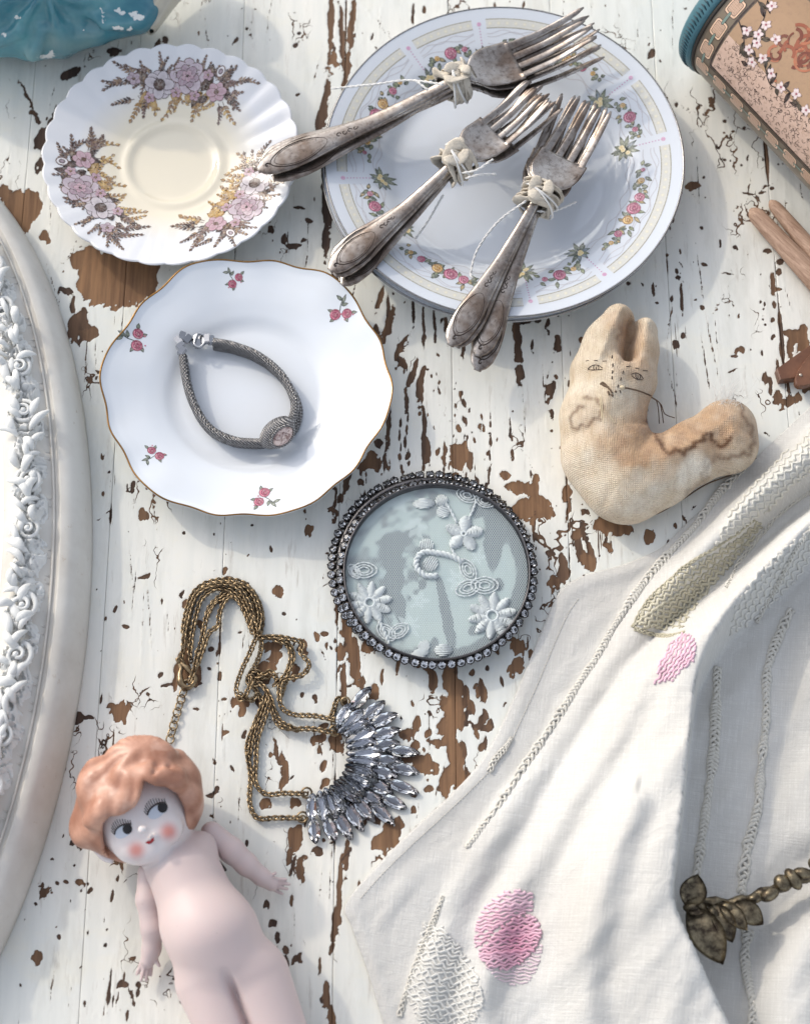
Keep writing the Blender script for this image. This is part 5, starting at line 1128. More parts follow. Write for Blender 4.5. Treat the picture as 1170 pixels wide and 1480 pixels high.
    for a in hit(f, fx, fy):
        if not (0 < a[2] < .05): continue
        d = np.array([r.gauss(.003, .005), r.gauss(.006, .004), r.gauss(.002, .003)]); q = np.array([a-np.array([0, .001, .001]), a+d*.5+np.array([r.gauss(0, .001), 0, .0008]), a+d]); q[:, 2] = np.maximum(q[:, 2], .0004)
        m.add(*tube(resample(q, .0015), .00010, 3, caps=False))
    tag(part(m.build('fluff', fl, rb)), kind='stuff')
    # side seam
    m = MB(); pts = [(1092, 662), (1060, 684), (1020, 700), (985, 722), (950, 742), (915, 752)]
    m.add(*tube(resample(path_px(pts, .006), .001), .0004, 5)); part(m.build('seam', thr, rb))
rabbit()

# ================================================================== porcelain doll
def doll():
    k = lambda px, py, z: mm_per_px(px, py, z)/1000
    def W(px, py, z): return P(px, py, z)
    # the head's own frame: right along the eyes, up to the crown, out of the face
    hc = W(203, 1166, .032); ex = W(232, 1152, .032)-W(176, 1184, .032); ex /= np.linalg.norm(ex)
    out = np.array([.10, -.22, .97]); out -= ex*(out@ex); out /= np.linalg.norm(out); up = np.cross(out, ex); HR = np.stack([ex, up, out], 1)
    s = k(200, 1160, .035)                                      # metres per pixel at the head
    def head(p):
        d = ell(p, hc-up*7*s, (71*s, 78*s, 70*s), HR)
        d = smin(d, ell(p, W(200, 1224, .040), (30*s, 24*s, 24*s)), 22*s)     # jowl
        d = smin(d, ell(p, W(238, 1199, .046), (24*s, 22*s, 18*s)), 20*s)     # cheek
        d = smin(d, ell(p, W(221, 1228, .042), (17*s, 15*s, 14*s)), 14*s)     # chin
        d = smin(d, ell(p, W(206, 1199, .0565), (7*s, 6*s, 5.5*s)), 7*s)      # nose
        d = smin(d, cap(p, W(218, 1213, .052), W(224, 1209, .052), 3*s), 5*s) # lips
        return d
    sh = [(268, 1238)]
    def torso(p):
        d = cap(p, W(252, 1232, .026), W(262, 1262, .026), 34*s, 40*s)
        d = smin(d, cap(p, W(268, 1262, .0265), W(288, 1318, .0265), 52*s, 56*s), 14*s)
        d = smin(d, ell(p, W(306, 1348, .030), (68*s, 62*s, 64*s)), 24*s)
        d = smin(d, ell(p, W(328, 1390, .026), (70*s, 48*s, 52*s)), 20*s)
        d = smin(d, cap(p, W(230, 1250, .026), W(292, 1222, .026), 20*s, 20*s), 18*s)    # shoulders
        l1 = cap(p, W(304, 1418, .022), W(343, 1530, .020), 50*s, 38*s); l2 = cap(p, W(368, 1412, .022), W(412, 1520, .020), 50*s, 40*s)
        l1 = smin(l1, cap(p, W(345, 1530, .020), W(360, 1640, .017), 38*s, 22*s), 8*s); l2 = smin(l2, cap(p, W(420, 1520, .020), W(450, 1630, .017), 40*s, 22*s), 8*s)
        l1 = smin(l1, cap(p, W(360, 1640, .016), W(356, 1655, .026), 22*s, 18*s), 8*s); l2 = smin(l2, cap(p, W(450, 1630, .016), W(450, 1645, .026), 22*s, 18*s), 8*s)
        d = smin(d, smin(l1, l2, 3*s), 14*s)
        g = np.abs((p-W(332, 1412, .030))@np.array([.92, .38, 0]))                            # crease between the legs
        m = np.exp(-(g/(6*s))**2)*sstep(0.0, 1.0, (W(328, 1400, .03)[1]-p[:, 1])/(22*s))
        d = d+m*9*s
        for (a, b) in (((268, 1402), (330, 1414)), ((336, 1412), (362, 1380))):               # groin folds
            d = d+np.exp(-(cap(p, W(*a, .048), W(*b, .050), 0)/(6*s))**2)*3.2*s
        d = d+np.exp(-(np.linalg.norm(p-W(297, 1366, .052), axis=1)/(3.5*s))**2)*1.2*s         # navel
        return d
    def body(p): return smin(head(p), torso(p), 9*s)
    z0 = .0
    lo = W(80, 1690, 0); hi = W(470, 1040, 0)
    v, F = nets(body, (W(80, 1400, .0)[0], W(300, 1690, .0)[1], -.004), (W(470, 1400, 0)[0], W(200, 1040, 0)[1]+.01, .066), .00125)
    v[:, 2] = np.maximum(v[:, 2], .0002)
    dl = empty('porcelain_doll', (W(300, 1340, 0)[0], W(300, 1340, 0)[1], 0), 'bare porcelain doll with orange bobbed hair lying on its back', 'doll'); inv = Matrix.Translation(-Vector(dl.location))
    def part(o, par=dl): o.parent = par; o.matrix_parent_inverse = inv if par is dl else Matrix.Identity(4); return o
    dh = head(v)-torso(v)
    tint = sstep(-.004, .006, dh)                               # face whiter than the pink body
    X, Y = to_px(v)
    def ck(cx, cy, r): return np.exp(-(((X-cx)**2+(Y-cy)**2)/(r*r))**1.3)*(v[:, 2] > .03)
    blush = np.clip(ck(197, 1229, 12)+ck(244, 1202, 12.5), 0, 1)
    t = NT('bisque_porcelain'); vec = t.coord()
    c = t.mix(t.attr('tint'), lin(218, 211, 210), lin(200, 182, 179))
    c = t.mix(t.math('MULTIPLY', t.attr('blush'), .85), c, lin(206, 118, 104))
    c = t.mix(t.ramp(t.noise(vec, 45, 6, .65), (.42, 0), (.75, .4)), c, lin(204, 184, 180)); c = t.mix(t.ramp(t.noise(vec, 500, 3), (.70, 0), (.78, .35)), c, lin(160, 140, 136))
    rg = t.ramp(t.attr('tint'), (.2, .10), (.9, .46))
    M_por = t.bsdf(Base_Color=c, Roughness=rg, Normal=t.bump(t.noise(vec, 120, 3), .06, .0008), Subsurface_Weight=.12, Subsurface_Radius=(.004, .002, .0015), Specular_IOR_Level=.35)
    part(obj('body', mesh_np('body', v, F, True, {'tint': tint, 'blush': blush}), M_por))
    # jointed arms
    def arm(pts, fingers, name):
        def f(p):
            d = None
            for a, b in zip(pts[:-1], pts[1:]):
                e = cap(p, W(*a[:3]), W(*b[:3]), a[3]*s, b[3]*s); d = e if d is None else smin(d, e, 7*s)
            for (a, b, r0, r1) in fingers: d = smin(d, cap(p, W(*a), W(*b), r0*s, r1*s), 2.2*s)
            return d
        q = np.array([W(*a[:3]) for a in pts]+[W(*b) for _, b, _, _ in fingers]); m = .011
        vv, FF = nets(f, q.min(0)-m, q.max(0)+m, .0008); vv[:, 2] = np.maximum(vv[:, 2], .0003)
        part(obj('arm', mesh_np('arm', vv, FF, True, {'tint': np.ones(len(vv)), 'blush': np.zeros(len(vv))}), M_por))
    arm([(306, 1203, .022, 16), (336, 1230, .020, 18), (356, 1249, .016, 16), (378, 1267, .011, 12.5), (392, 1277, .008, 11)],
        [((394, 1271, .009), (413, 1271, .010), 3.4, 2.4), ((396, 1275, .008), (418, 1278, .009), 3.4, 2.4), ((396, 1280, .007), (415, 1285, .008), 3.3, 2.3), ((393, 1284, .006), (408, 1292, .006), 3.1, 2.2), ((386, 1269, .011), (398, 1262, .013), 3.5, 2.5)], 'arm')
    arm([(214, 1262, .022, 15), (214, 1300, .020, 17), (221, 1340, .016, 17), (219, 1372, .011, 13), (214, 1388, .009, 11)],
        [((205, 1391, .008), (198, 1408, .008), 3.3, 2.3), ((209, 1394, .008), (204, 1417, .008), 3.4, 2.4), ((214, 1394, .007), (211, 1417, .007), 3.4, 2.4), ((219, 1392, .006), (218, 1410, .006), 3.2, 2.2), ((223, 1382, .010), (230, 1396, .010), 3.5, 2.5)], 'arm')
    # dark strip standing in for the shade between torso and arm
    part(obj('joint_gap_shade', mesh_np('joint_gap_shade', *tube(resample(path_px([(293, 1210, .031), (297, 1216, .031), (301, 1222, .032), (314, 1242, .028), (326, 1258, .022)]), .001), .0008, 6)), simple('gap_shade', lin(48, 40, 36), .6, .3), dl))
    # hair: one modelled bob with a swept fringe
    FACE = []
    for (a_, b_, z_) in ((209, 1129, .058), (203, 1150, .058), (194, 1166, .058), (180, 1177, .058), (160, 1181, .056), (150, 1190, .050), (150, 1206, .046), (150, 1228, .040), (170, 1262, .040), (225, 1275, .040), (280, 1230, .044), (268, 1186, .046), (264, 1165, .050), (256, 1148, .052), (240, 1138, .056), (224, 1136, .058)):
        q = W(a_, b_, z_)-hc; FACE.append((q@ex, q@up))
    FACE = np.array(FACE)
    def hair(p):
        d = ell(p, hc+up*6*s-out*4*s, (90*s, 84*s, 80*s), HR)
        lobes = [((152, 1140, .048), (38, 48, 30), .45), ((146, 1190, .030), (42, 36, 38), 0), ((124, 1198, .026), (22, 24, 26), 0), ((266, 1128, .042), (24, 46, 34), .35), ((274, 1162, .028), (16, 34, 34), 0), ((205, 1098, .054), (50, 36, 26), 0), ((178, 1158, .0585), (46, 18, 12), .4), ((196, 1134, .0600), (17, 34, 13), .85), ((212, 1122, .0620), (13, 15, 9), -.3), ((234, 1122, .0605), (17, 12, 10), .25), ((252, 1130, .0560), (15, 18, 12), -.5), ((150, 1180, .052), (30, 14, 14), .3)]
        for (c, r, a) in lobes: d = smin(d, ell(p, W(*c), np.array(r)*s, rotz(a)), 18*s)
        # cut the face opening, slanting from the fringe
        fx = (p-hc)@ex; fu = (p-hc)@up; fo = (p-hc)@out
        q2 = np.stack([fx, fu], 1); dd = np.full(len(p), 1e9); ins = np.zeros(len(p), bool)
        for a_, b_ in zip(FACE, np.roll(FACE, -1, 0)):
            e = b_-a_; w_ = q2-a_; t_ = np.clip((w_@e)/(e@e), 0, 1); dd = np.minimum(dd, np.linalg.norm(w_-t_[:, None]*e, axis=1))
            cr = ((a_[1] <= q2[:, 1]) != (b_[1] <= q2[:, 1])); xi = a_[0]+(q2[:, 1]-a_[1])/(b_[1]-a_[1]+1e-12)*(b_[0]-a_[0]); ins ^= cr & (q2[:, 0] < xi)
        face = smax(np.where(ins, -dd, dd), -(fo-2*s), 4*s)
        d = smax(d, -face, 3.5*s)
        d = smax(d, -(fu+96*s), 6*s)
        # brushed waves
        X, Y = to_px(p); rr = np.hypot(X-215, Y-1102); th = np.arctan2(Y-1102, X-215)
        g = .55*np.sin((X*.8+Y*.6)*.16+3*vnoise(X*.02, Y*.02, 1))+.5*np.sin(rr*.20+th*2+3*vnoise(X*.025, Y*.025, 2))
        gr = np.sin(np.arctan2(Y-1080, X-203)*17+rr*.045+5*vnoise(X*.022, Y*.022, 5))*sstep(22, 60, rr)
        d = d+g*.6*s+gr*.75*s+fbm(X*.05, Y*.05, 3, 3)*.7*s
        for (c, r, am) in (((187, 1104, .064), 6, 4.5), ((199, 1096, .064), 7, 4.5), ((228, 1108, .063), 6, 5.5), ((222, 1118, .064), 5, 4.5), ((206, 1086, .064), 6, 3.0), ((243, 1112, .060), 6, 4.0)): d = d+np.exp(-(np.linalg.norm(p-W(*c), axis=1)/(r*s))**2)*am*s
        return d
    hv, hF = nets(hair, (W(85, 1160, .03)[0], W(200, 1262, .0)[1], -.002), (W(308, 1160, .03)[0], W(200, 1040, .0)[1]+.004, .074), .0011)
    hv[:, 2] = np.maximum(hv[:, 2], .0002)
    t = NT('painted_hair'); vec = t.coord()
    c = t.mix(t.ramp(t.noise(vec, 70, 5, .6), (.35, 0), (.65, 1)), lin(196, 150, 128), lin(160, 112, 90))
    c = t.mix(t.ramp(t.noise(vec, 28, 4, .6), (.56, 0), (.68, .6)), c, lin(226, 196, 180)); c = t.mix(t.ramp(t.noise(vec, 300, 4, .7), (.66, 0), (.74, .7)), c, lin(140, 90, 72))
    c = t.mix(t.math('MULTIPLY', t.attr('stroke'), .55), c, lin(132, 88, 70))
    M_hair = t.bsdf(Base_Color=c, Roughness=.36, Normal=t.bump(t.noise(vec, 220, 4), .15, .0008), Specular_IOR_Level=.4)
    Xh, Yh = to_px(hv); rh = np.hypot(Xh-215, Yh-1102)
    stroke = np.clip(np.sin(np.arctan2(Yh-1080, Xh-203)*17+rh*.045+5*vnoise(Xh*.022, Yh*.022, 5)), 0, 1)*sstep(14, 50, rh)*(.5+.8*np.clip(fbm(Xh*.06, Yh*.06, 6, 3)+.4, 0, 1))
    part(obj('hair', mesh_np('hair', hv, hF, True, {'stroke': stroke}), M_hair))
    # ear
    part(obj('ear', mesh_np('ear', *tube(resample(path_px([(124, 1220, .018), (136, 1225, .022), (143, 1232, .026), (151, 1240, .026), (164, 1244, .026)]), .0012), [3.0*s, 4*s, 5*s, 5.5*s, 6*s, 6*s, 5.5*s, 5*s, 4*s, 3*s][:0] or 4.8*s, 8)), M_por, dl))
    # painted eyes, lashes and mouth on the glaze
    def decal(poly, off, n=3):
        poly = np.array(poly, float); c = poly.mean(0); P2 = [c[None]]
        for q in range(1, n+1): P2.append(c+(poly-c)*q/n)
        P2 = np.vstack(P2); p = hit(body, P2[:, 0], P2[:, 1]); p = p+grad(body, p)*off; m = len(poly)
        f = [(0, 1+i, 1+(i+1) % m) for i in range(m)]
        for r_ in range(n-1): o = 1+r_*m; f += [(o+i, o+m+i, o+m+(i+1) % m, o+(i+1) % m) for i in range(m)]
        return p, f
    def oval(cx, cy, rx, ry, a=0, n=18):
        u = np.linspace(0, 2*np.pi, n, endpoint=False); a = math.radians(a); x, y = rx*np.cos(u), ry*np.sin(u)
        return np.stack([cx+x*math.cos(a)-y*math.sin(a), cy+x*math.sin(a)+y*math.cos(a)], 1)
    M_blk = simple('black_enamel', lin(22, 18, 18), .12); M_wht = simple('eye_white', lin(190, 197, 208), .12); M_red = simple('red_lip_enamel', lin(150, 24, 34), .25); M_lash = simple('lash_paint', lin(46, 38, 38), .4)
    for (wx, wy, bx, by, rr, lid) in ((178, 1202, 184.5, 1198, 7.2, [(166, 1206), (168, 1199), (174, 1194), (182, 1191), (190, 1191)]), (226, 1174, 235, 1167, 7.6, [(213, 1178), (216, 1171), (222, 1165), (230, 1161), (239, 1160)])):
        e = MB().add(*decal(oval(wx, wy, 13, 8.5, -33), .00012)).build('eye', M_wht, dl); part(e)
        m = MB().add(*decal(oval(bx, by, rr*.95, rr*1.05), .0003)); o = m.build('pupil', M_blk, dl); part(o)
        m = MB().add(*drape(body, lid, .0004, .0008, .0002, 5))
        for i in range(11):
            tt = i/10; L = np.array(lid, float); b = np.array([np.interp(tt*4, range(5), L[:, 0]), np.interp(tt*4, range(5), L[:, 1])]); d = np.array([-.62+.35*tt, -.8-.15*tt]); ln = 6+5*math.sin(math.pi*min(1, tt+.1))
            m.add(*drape(body, [tuple(b), tuple(b+d*ln*.5+np.array([-.3, 0])), tuple(b+d*ln)], .00016, .0008, .0002, 4))
        part(m.build('eyelash', M_lash, dl))
    m = MB().add(*decal([(210, 1218), (214, 1215), (217, 1215), (219, 1212), (223, 1210), (223, 1214), (220, 1218), (216, 1220)], .0003)); part(m.build('mouth', M_red, dl))
doll()
# ================================================================== oval plaster frame
def oval_frame():
    cx, cy, a, b = -.2941, -.05, .1292, .275
    fr = empty('oval_frame', (cx, cy, 0), 'large white oval frame with carved scroll border', 'frame')
    def pt(phi, d, z): return np.stack([(a-d)*np.cos(phi), (b-d)*np.sin(phi), z+0*phi], -1)
    t = NT('aged_white_paint'); vec = t.coord()
    c = t.mix(t.ramp(t.noise(vec, 22, 5, .6), (.4, 0), (.7, 1)), lin(210, 207, 200), lin(190, 184, 175))
    c = t.mix(t.ramp(t.noise(vec, 160, 4, .7), (.64, 0), (.74, .6)), c, lin(168, 150, 126))
    M_fr = t.bsdf(Base_Color=c, Roughness=.5, Normal=t.bump(t.noise(vec, 260, 5), .18, .0008))
    M_pl = simple('white_plaster', lin(218, 218, 215), .7, 0, .4, 420, .10)
    phi = np.linspace(0, 2*np.pi, 360, endpoint=False)
    prof = [(.002, -.0), (0, .0003), (.0004, .005), (.0025, .0135), (.0070, .0205), (.0125, .0245), (.0136, .0238), (.0142, .0228), (.018, .0232), (.0215, .0246), (.026, .0275), (.034, .0285), (.040, .0255), (.0425, .0205), (.0440, .0200), (.0440, .0)]
    rings = [pt(phi, d, np.full(360, z)) for d, z in prof]
    obj('moulding', mesh_np('moulding', np.vstack(rings), grid_faces(len(rings), 360, True)), M_fr, fr)
    v = np.vstack([[[0, 0, .0202]], pt(phi, .0432, np.full(360, .0202))]); obj('panel', mesh_np('panel', v, [(0, 1+k, 1+(k+1) % 360) for k in range(360)]), simple('white_panel', lin(226, 226, 224), .6, 0, .05, 80), fr)
    # thin bead line and small relief bars beside the carving
    q = pt(phi, .0165, np.full(360, .0236)); obj('bead_line', mesh_np('bead_line', *tube(q, .0007, 6, closed=True)), M_fr, fr)
    r = random.Random(12)
    def local(ph):
        p = pt(np.array([ph]), .0285, np.array([.0285]))[0]; T = pt(np.array([ph+.01]), .0285, np.array([.0285]))[0]-p; T /= np.linalg.norm(T)
        return p, np.stack([T, np.array([-T[1], T[0], 0]), [0, 0, 1.]], 1)            # along, inward, up
    def spiral(s, turns, hand):
        u = np.linspace(0, turns*2*np.pi, 44); rr = s*(1-.78*u/u[-1])
        x = rr*np.cos(u); y = hand*rr*np.sin(u); z = .0015+.0035*(u/u[-1])
        return np.stack([x, y, z], 1), np.linspace(.0015, .0009, 44)*s/.0075
    def lobe(L, bend, w, z1):
        t = np.linspace(0, 1, 14); ang = bend*t; x = np.cumsum(np.cos(ang))*L/14; y = np.cumsum(np.sin(ang))*L/14
        return np.stack([x, y, .001+z1*np.sin(np.pi*t**.8)], 1), w*np.sin(np.pi*np.clip(t*.9+.08, 0, 1))**.7
    # continuous carved relief under the raised scrolls
    nph, nd = 1500, 46; PH = np.linspace(-math.pi*.56, math.pi*.56, nph); DD = np.linspace(.0195, .0425, nd)
    U, Dm = np.meshgrid(PH*.22, DD, indexing='ij')
    wx, wy = fbm(U*110, Dm*110, 1, 3), fbm(U*110+31, Dm*110+17, 2, 3)
    rid = 1-np.abs(fbm(U*210+wx*2.6, Dm*190+wy*2.6, 3, 3))*3.4; rid2 = 1-np.abs(fbm(U*460+wx*3, Dm*420+wy*3, 5, 2))*3.0
    cen = np.exp(-((Dm-.0290-.0022*np.sin(U*300))/.0078)**4)
    Zr = np.interp(Dm, [.018, .0215, .026, .034, .040, .0425], [.0226, .0242, .0268, .0278, .0245, .0200])+cen*(np.clip(rid, 0, 1)*.0042+np.clip(rid2, 0, 1)*.0016+.0010)-.0006
    vr = np.stack([(a-Dm)*np.cos(PH)[:, None], (b-Dm)*np.sin(PH)[:, None], Zr], -1).reshape(-1, 3)
    obj('carved_relief', mesh_np('carved_relief', vr, grid_faces(nph, nd)), M_pl, fr)
    L = 0.0; ph = -math.pi/2*1.02; i = 0
    while ph < math.pi/2*1.0:
        p, R = local(ph); step = r.uniform(.0125, .0145)
        kind = i % 5
        if kind in (0, 3):
            s = r.uniform(.0055, .0078); q, w = spiral(s, r.uniform(1.5, 2.0), r.choice((-1, 1))); m = MB().add(*tube((q+np.array([0, r.uniform(-.001, .001), 0]))@R.T+p, w, 9))
            m.add(*ball(p+R@np.array([0, 0, .0045]), (.0016, .0016, .0014), 10, 6)); m.build('scroll', M_pl, fr)
        for k in range(4 if kind not in (0, 3) else 3):                     # acanthus lobes
            ang = r.uniform(-1.0, 1.0)+(0 if k % 2 else math.pi*.12); q, w = lobe(r.uniform(.010, .017), r.uniform(-1.6, 1.6), r.uniform(.0014, .0026), r.uniform(.002, .0050))
            q = q@rotz(ang).T+np.array([r.uniform(-.006, .004), r.uniform(-.004, .005), .0006]); m = MB().add(*tube(q@R.T+p, w, 9, flat=.75)); m.build('leaf', M_pl, fr)
        if kind in (1, 2, 4):                                               # bars across the flat beside the carving
            m = MB()
            for k in range(2): m.add(*tube(np.array([p+R@np.array([.002+.004*k, -.0055, -.0046]), p+R@np.array([.001+.004*k, -.0105, -.0052])]), .0006, 6))
            m.build('relief_bar', M_fr, fr)
        ph += step/math.hypot((a-.0285)*math.sin(ph), (b-.0285)*math.cos(ph)); i += 1
oval_frame()

# ================================================================== painted plaster figure, only its blue robe in view
def figure():
    s = mm_per_px(100, 30, .02)/1000
    W = P
    def robe(p):
        d = cap(p, W(-60, 10, .026), W(70, 30, .024), 62*s, 52*s)
        d = smin(d, cap(p, W(70, 28, .024), W(190, 8, .022), 50*s, 44*s), 22*s)
        d = smin(d, cap(p, W(-30, 40, .020), W(70, 50, .018), 40*s, 34*s), 10*s)
        d = smin(d, cap(p, W(60, -60, .05), W(90, -150, .085), 85*s, 80*s), 40*s)
        d = smin(d, cap(p, W(-90, -10, .04), W(60, -60, .05), 80*s, 80*s), 40*s)
        for (a_, b_, c_) in (((64, 2, .046), (30, 40, .040), (-20, 62, .030)), ((66, 2, .046), (66, 40, .040), (50, 74, .024)), ((72, 0, .046), (96, 30, .038), (92, 66, .022)), ((60, 0, .046), (10, 22, .046), (-40, 36, .040)), ((110, 10, .044), (150, 34, .034), (200, 30, .024))):
            d = smin(d, smin(cap(p, W(*a_), W(*b_), 7*s, 11*s), cap(p, W(*b_), W(*c_), 11*s, 13*s), 6*s), 6*s)
        X, Y = to_px(p); th = np.arctan2(Y+15, X-70); rr = np.hypot(X-70, Y+15)
        g = np.sin(th*7+rr*.035)*np.exp(-(rr/95)**2)*sstep(6, 30, rr)+.5*np.sin(th*13+2*vnoise(X*.03, Y*.03, 2))*np.exp(-(rr/130)**2)*sstep(10, 40, rr)
        g2 = np.sin((X*.35+Y*.94)*.10+1.0)*.5*sstep(110, 160, X)
        return d+(g*6.5+g2*3.0)*s
    v, F = nets(robe, (W(-190, 60, 0)[0], W(100, 150, 0)[1], -.006), (W(300, 60, 0)[0], W(80, -190, .03)[1]+.06, .15), .0022)
    v[:, 2] = np.maximum(v[:, 2], .0002)
    X, Y = to_px(v); ch = np.full(len(X), -1.0)
    for (cx, cy, rx, ry) in ((200, 25, 9, 5), (193, 21, 7, 5), (170, 14, 6, 4), (176, 19, 6, 4), (150, 22, 3, 5), (151, 32, 3, 5), (168, 40, 7, 3), (122, 44, 3, 3), (66, 82, 14, 3), (74, 77, 4, 5), (25, 25, 5, 3), (6, 50, 4, 3), (188, 42, 4, 3), (148, 12, 3, 2), (176, 41, 3, 3)): ch = np.maximum(ch, 1-np.hypot((X-cx)/rx, (Y-cy)/ry))
    t = NT('teal_enamel'); vec = t.coord()
    c = t.mix(t.ramp(t.noise(vec, 26, 4, .6), (.35, 0), (.68, 1)), lin(40, 106, 126), lin(92, 150, 158))
    c = t.mix(t.ramp(t.noise(vec, 14, 3), (.56, 0), (.72, .7)), c, lin(140, 164, 158))
    m = t.ramp(t.math('ADD', t.attr('chip'), t.math('MULTIPLY', t.math('SUBTRACT', t.noise(vec, 500, 3), .5), 1.6)), (.0, 0), (.12, 1))
    M = t.bsdf(Base_Color=t.mix(m, c, lin(230, 230, 226)), Roughness=.24, Normal=t.bump(t.math('SUBTRACT', t.noise(vec, 140, 3), t.math('MULTIPLY', m, .6)), .2, .0008), Coat_Weight=.3)
    fg = empty('plaster_figure', (W(70, -40, 0)[0], W(70, -40, 0)[1], 0), 'plaster figure in glossy teal robe with white chips', 'figurine'); inv = Matrix.Translation(-Vector(fg.location))
    obj('robe', mesh_np('robe', v, F, True, {'chip': ch}), M, fg).matrix_parent_inverse = inv
    def sash(p):
        d = cap(p, W(212, 22, .018), W(262, -60, .03), 26*s, 40*s); X, Y = to_px(p)
        return d+np.sin((X*.85+Y*.5)*.32)*2.4*s
    v, F = nets(sash, (W(170, 40, 0)[0], W(200, 70, 0)[1], -.002), (W(340, 0, 0)[0], W(200, -130, .02)[1], .05), .0018); v[:, 2] = np.maximum(v[:, 2], .0002)
    obj('sash', mesh_np('sash', v, F), simple('cream_enamel', lin(204, 196, 178), .3, 0, .2, 160, .25), fg).matrix_parent_inverse = inv
figure()

# ================================================================== printed tin lying on its side
def tin():
    R = .046; A = P(1001, 96, .55*R); B = P(1172, 277, .55*R); ax = B-A; ax[2] = 0; ax /= np.linalg.norm(ax); sd = np.array([ax[1], -ax[0], 0]); sd = sd if sd[0] < 0 else -sd
    C = A-sd*.89*R; C[2] = R
    tn = empty('printed_tin', (C[0], C[1], 0), 'old printed tin with ribbed teal lid lying on its side', 'tin'); inv = Matrix.Translation(-Vector(tn.location))
    def cyl(s, Y, off=0.0):                                     # s along the tin from the lid, Y round it from the underside edge upward
        s = np.asarray(s, float); Y = np.asarray(Y, float); ps = Y/R-.47
        n = np.cos(ps)[..., None]*sd+np.sin(ps)[..., None]*np.array([0, 0, 1.]); return C+s[..., None]*ax+n*(R+off)
    def part(o): o.parent = tn; o.matrix_parent_inverse = inv; return o
    t = NT('printed_tinplate'); vec = t.coord(); M_tin = t.bsdf(Base_Color=t.mix(t.ramp(t.noise(vec, 70, 5), (.35, 0), (.7, 1)), lin(124, 110, 92), lin(104, 92, 78)), Roughness=.34, Metallic=.15, Normal=t.bump(t.noise(vec, 300, 3), .1, .0005))
    tt = NT('tin_print'); v2 = tt.coord(); M_pr = tt.bsdf(Base_Color=tt.mix(tt.ramp(tt.noise(v2, 330, 5, .7), (.5, 0), (.72, .5)), tt.attr('Col', True), lin(150, 120, 98)), Roughness=.34, Metallic=.1)
    u = np.linspace(0, 2*np.pi*R, 120, endpoint=False); L = .125
    ss = [0, .0005]+list(np.linspace(.004, L, 30)); rings = [cyl(np.full(120, s), u) for s in ss]
    v = np.vstack(rings+[(C+ax*L)[None]]); f = [tuple(q) for q in grid_faces(len(ss), 120, True)]+[(len(ss)*120, (len(ss)-1)*120+k, (len(ss)-1)*120+(k+1) % 120) for k in range(120)]
    part(obj('body', mesh_np('body', v, f), M_tin, tn))
    part(obj('base_rim', mesh_np('base_rim', *tube(cyl(np.full(120, L-.002), u), .0016, 8, closed=True)), M_tin, tn))
    # lid: stepped cap with pressed ribs round the edge
    M_teal = simple('teal_lid_paint', lin(74, 120, 132), .42, .1, .25, 300, .35)
    pr = [(.0005, -.002), (.0005, .0012), (-.0012, .0020), (-.0085, .0018), (-.0100, .0006), (-.0106, -.0020), (-.0098, -.0045), (-.0092, -.010)]
    rings = [cyl(np.full(120, s), u, o) for s, o in pr]; v = np.vstack(rings+[(C-ax*.009)[None]]); f = [tuple(q) for q in grid_faces(len(pr), 120, True)]+[(len(pr)*120, (len(pr)-1)*120+k, (len(pr)-1)*120+(k+1) % 120) for k in range(120)]
    lid = part(obj('lid', mesh_np('lid', v, f), M_teal, tn)); M_rib = simple('dark_rib_teal', lin(34, 62, 72), .5, .1)  # ribs in a darker teal than the lid
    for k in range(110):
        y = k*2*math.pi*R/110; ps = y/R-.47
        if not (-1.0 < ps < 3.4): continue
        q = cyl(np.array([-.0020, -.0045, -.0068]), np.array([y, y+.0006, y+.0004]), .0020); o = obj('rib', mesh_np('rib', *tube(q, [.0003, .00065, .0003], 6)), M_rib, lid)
    part(obj('bead', mesh_np('bead', *tube(cyl(np.full(120, .0022), u, .0002), .0009, 8, closed=True)), simple('dark_bead', lin(52, 46, 42), .5, .3), tn))
    # print: chain border, scrolled ground, flowering branch
    PK, PK2, GN, DK, LN, TAN, WH = lin(206, 176, 158), lin(194, 162, 140), lin(116, 136, 126), lin(62, 50, 46), lin(226, 190, 160), lin(170, 138, 108), lin(232, 222, 216)
    p = Print(cyl, .00010, .000010); r = random.Random(21)
    y0 = .0245; p.poly([(.0165, y0), (L-.004, y0), (L-.004, .085), (.0165, .085)], PK, PK, 0, None, 1) if False else None
    for i in range(14):                                          # pink panel in strips, so that it follows the curve
        for j in range(7):
            s0, s1 = .0165+j*(L-.021)/7, .0165+(j+1)*(L-.021)/7; ya, yb = y0+i*.0048, y0+(i+1)*.0048
            p.poly([(s0, ya), (s1, ya), (s1, yb), (s0, yb)], PK if i < 5 else TAN, None, 0, None, 1)
    for yy, w in ((y0, .0007), (y0-.0016, .0004)): p.line(np.stack([np.linspace(.015, L-.004, 40), np.full(40, yy)], 1), w, DK, 3)
    p.line(np.stack([np.full(40, .0152), np.linspace(y0, .085, 40)], 1), .0006, DK, 3)
    def rr_(cx, cy, hx, hy, rad=.35, n=20):
        a = np.linspace(0, 2*np.pi, n, endpoint=False); c, s = np.cos(a), np.sin(a)
        return np.stack([cx+hx*np.sign(c)*np.abs(c)**rad, cy+hy*np.sign(s)*np.abs(s)**rad], 1)
    def ring(cx, cy, hx, hy, horiz):
        p.poly(rr_(cx, cy, hx+.0004, hy+.0004), DK, DK, 2); p.poly(rr_(cx, cy, hx, hy), LN, LN, 4); p.poly(rr_(cx, cy, hx*.80, hy*.80), DK, DK, 5); p.poly(rr_(cx, cy, hx*.74, hy*.74), PK2, PK2, 6)
        for k in range(5):
            for j in range(5): p.disc(cx+hx*.16*(k-2)*1.6, cy+hy*.16*(j-2)*1.6, .0003, TAN, 8, None, 6)
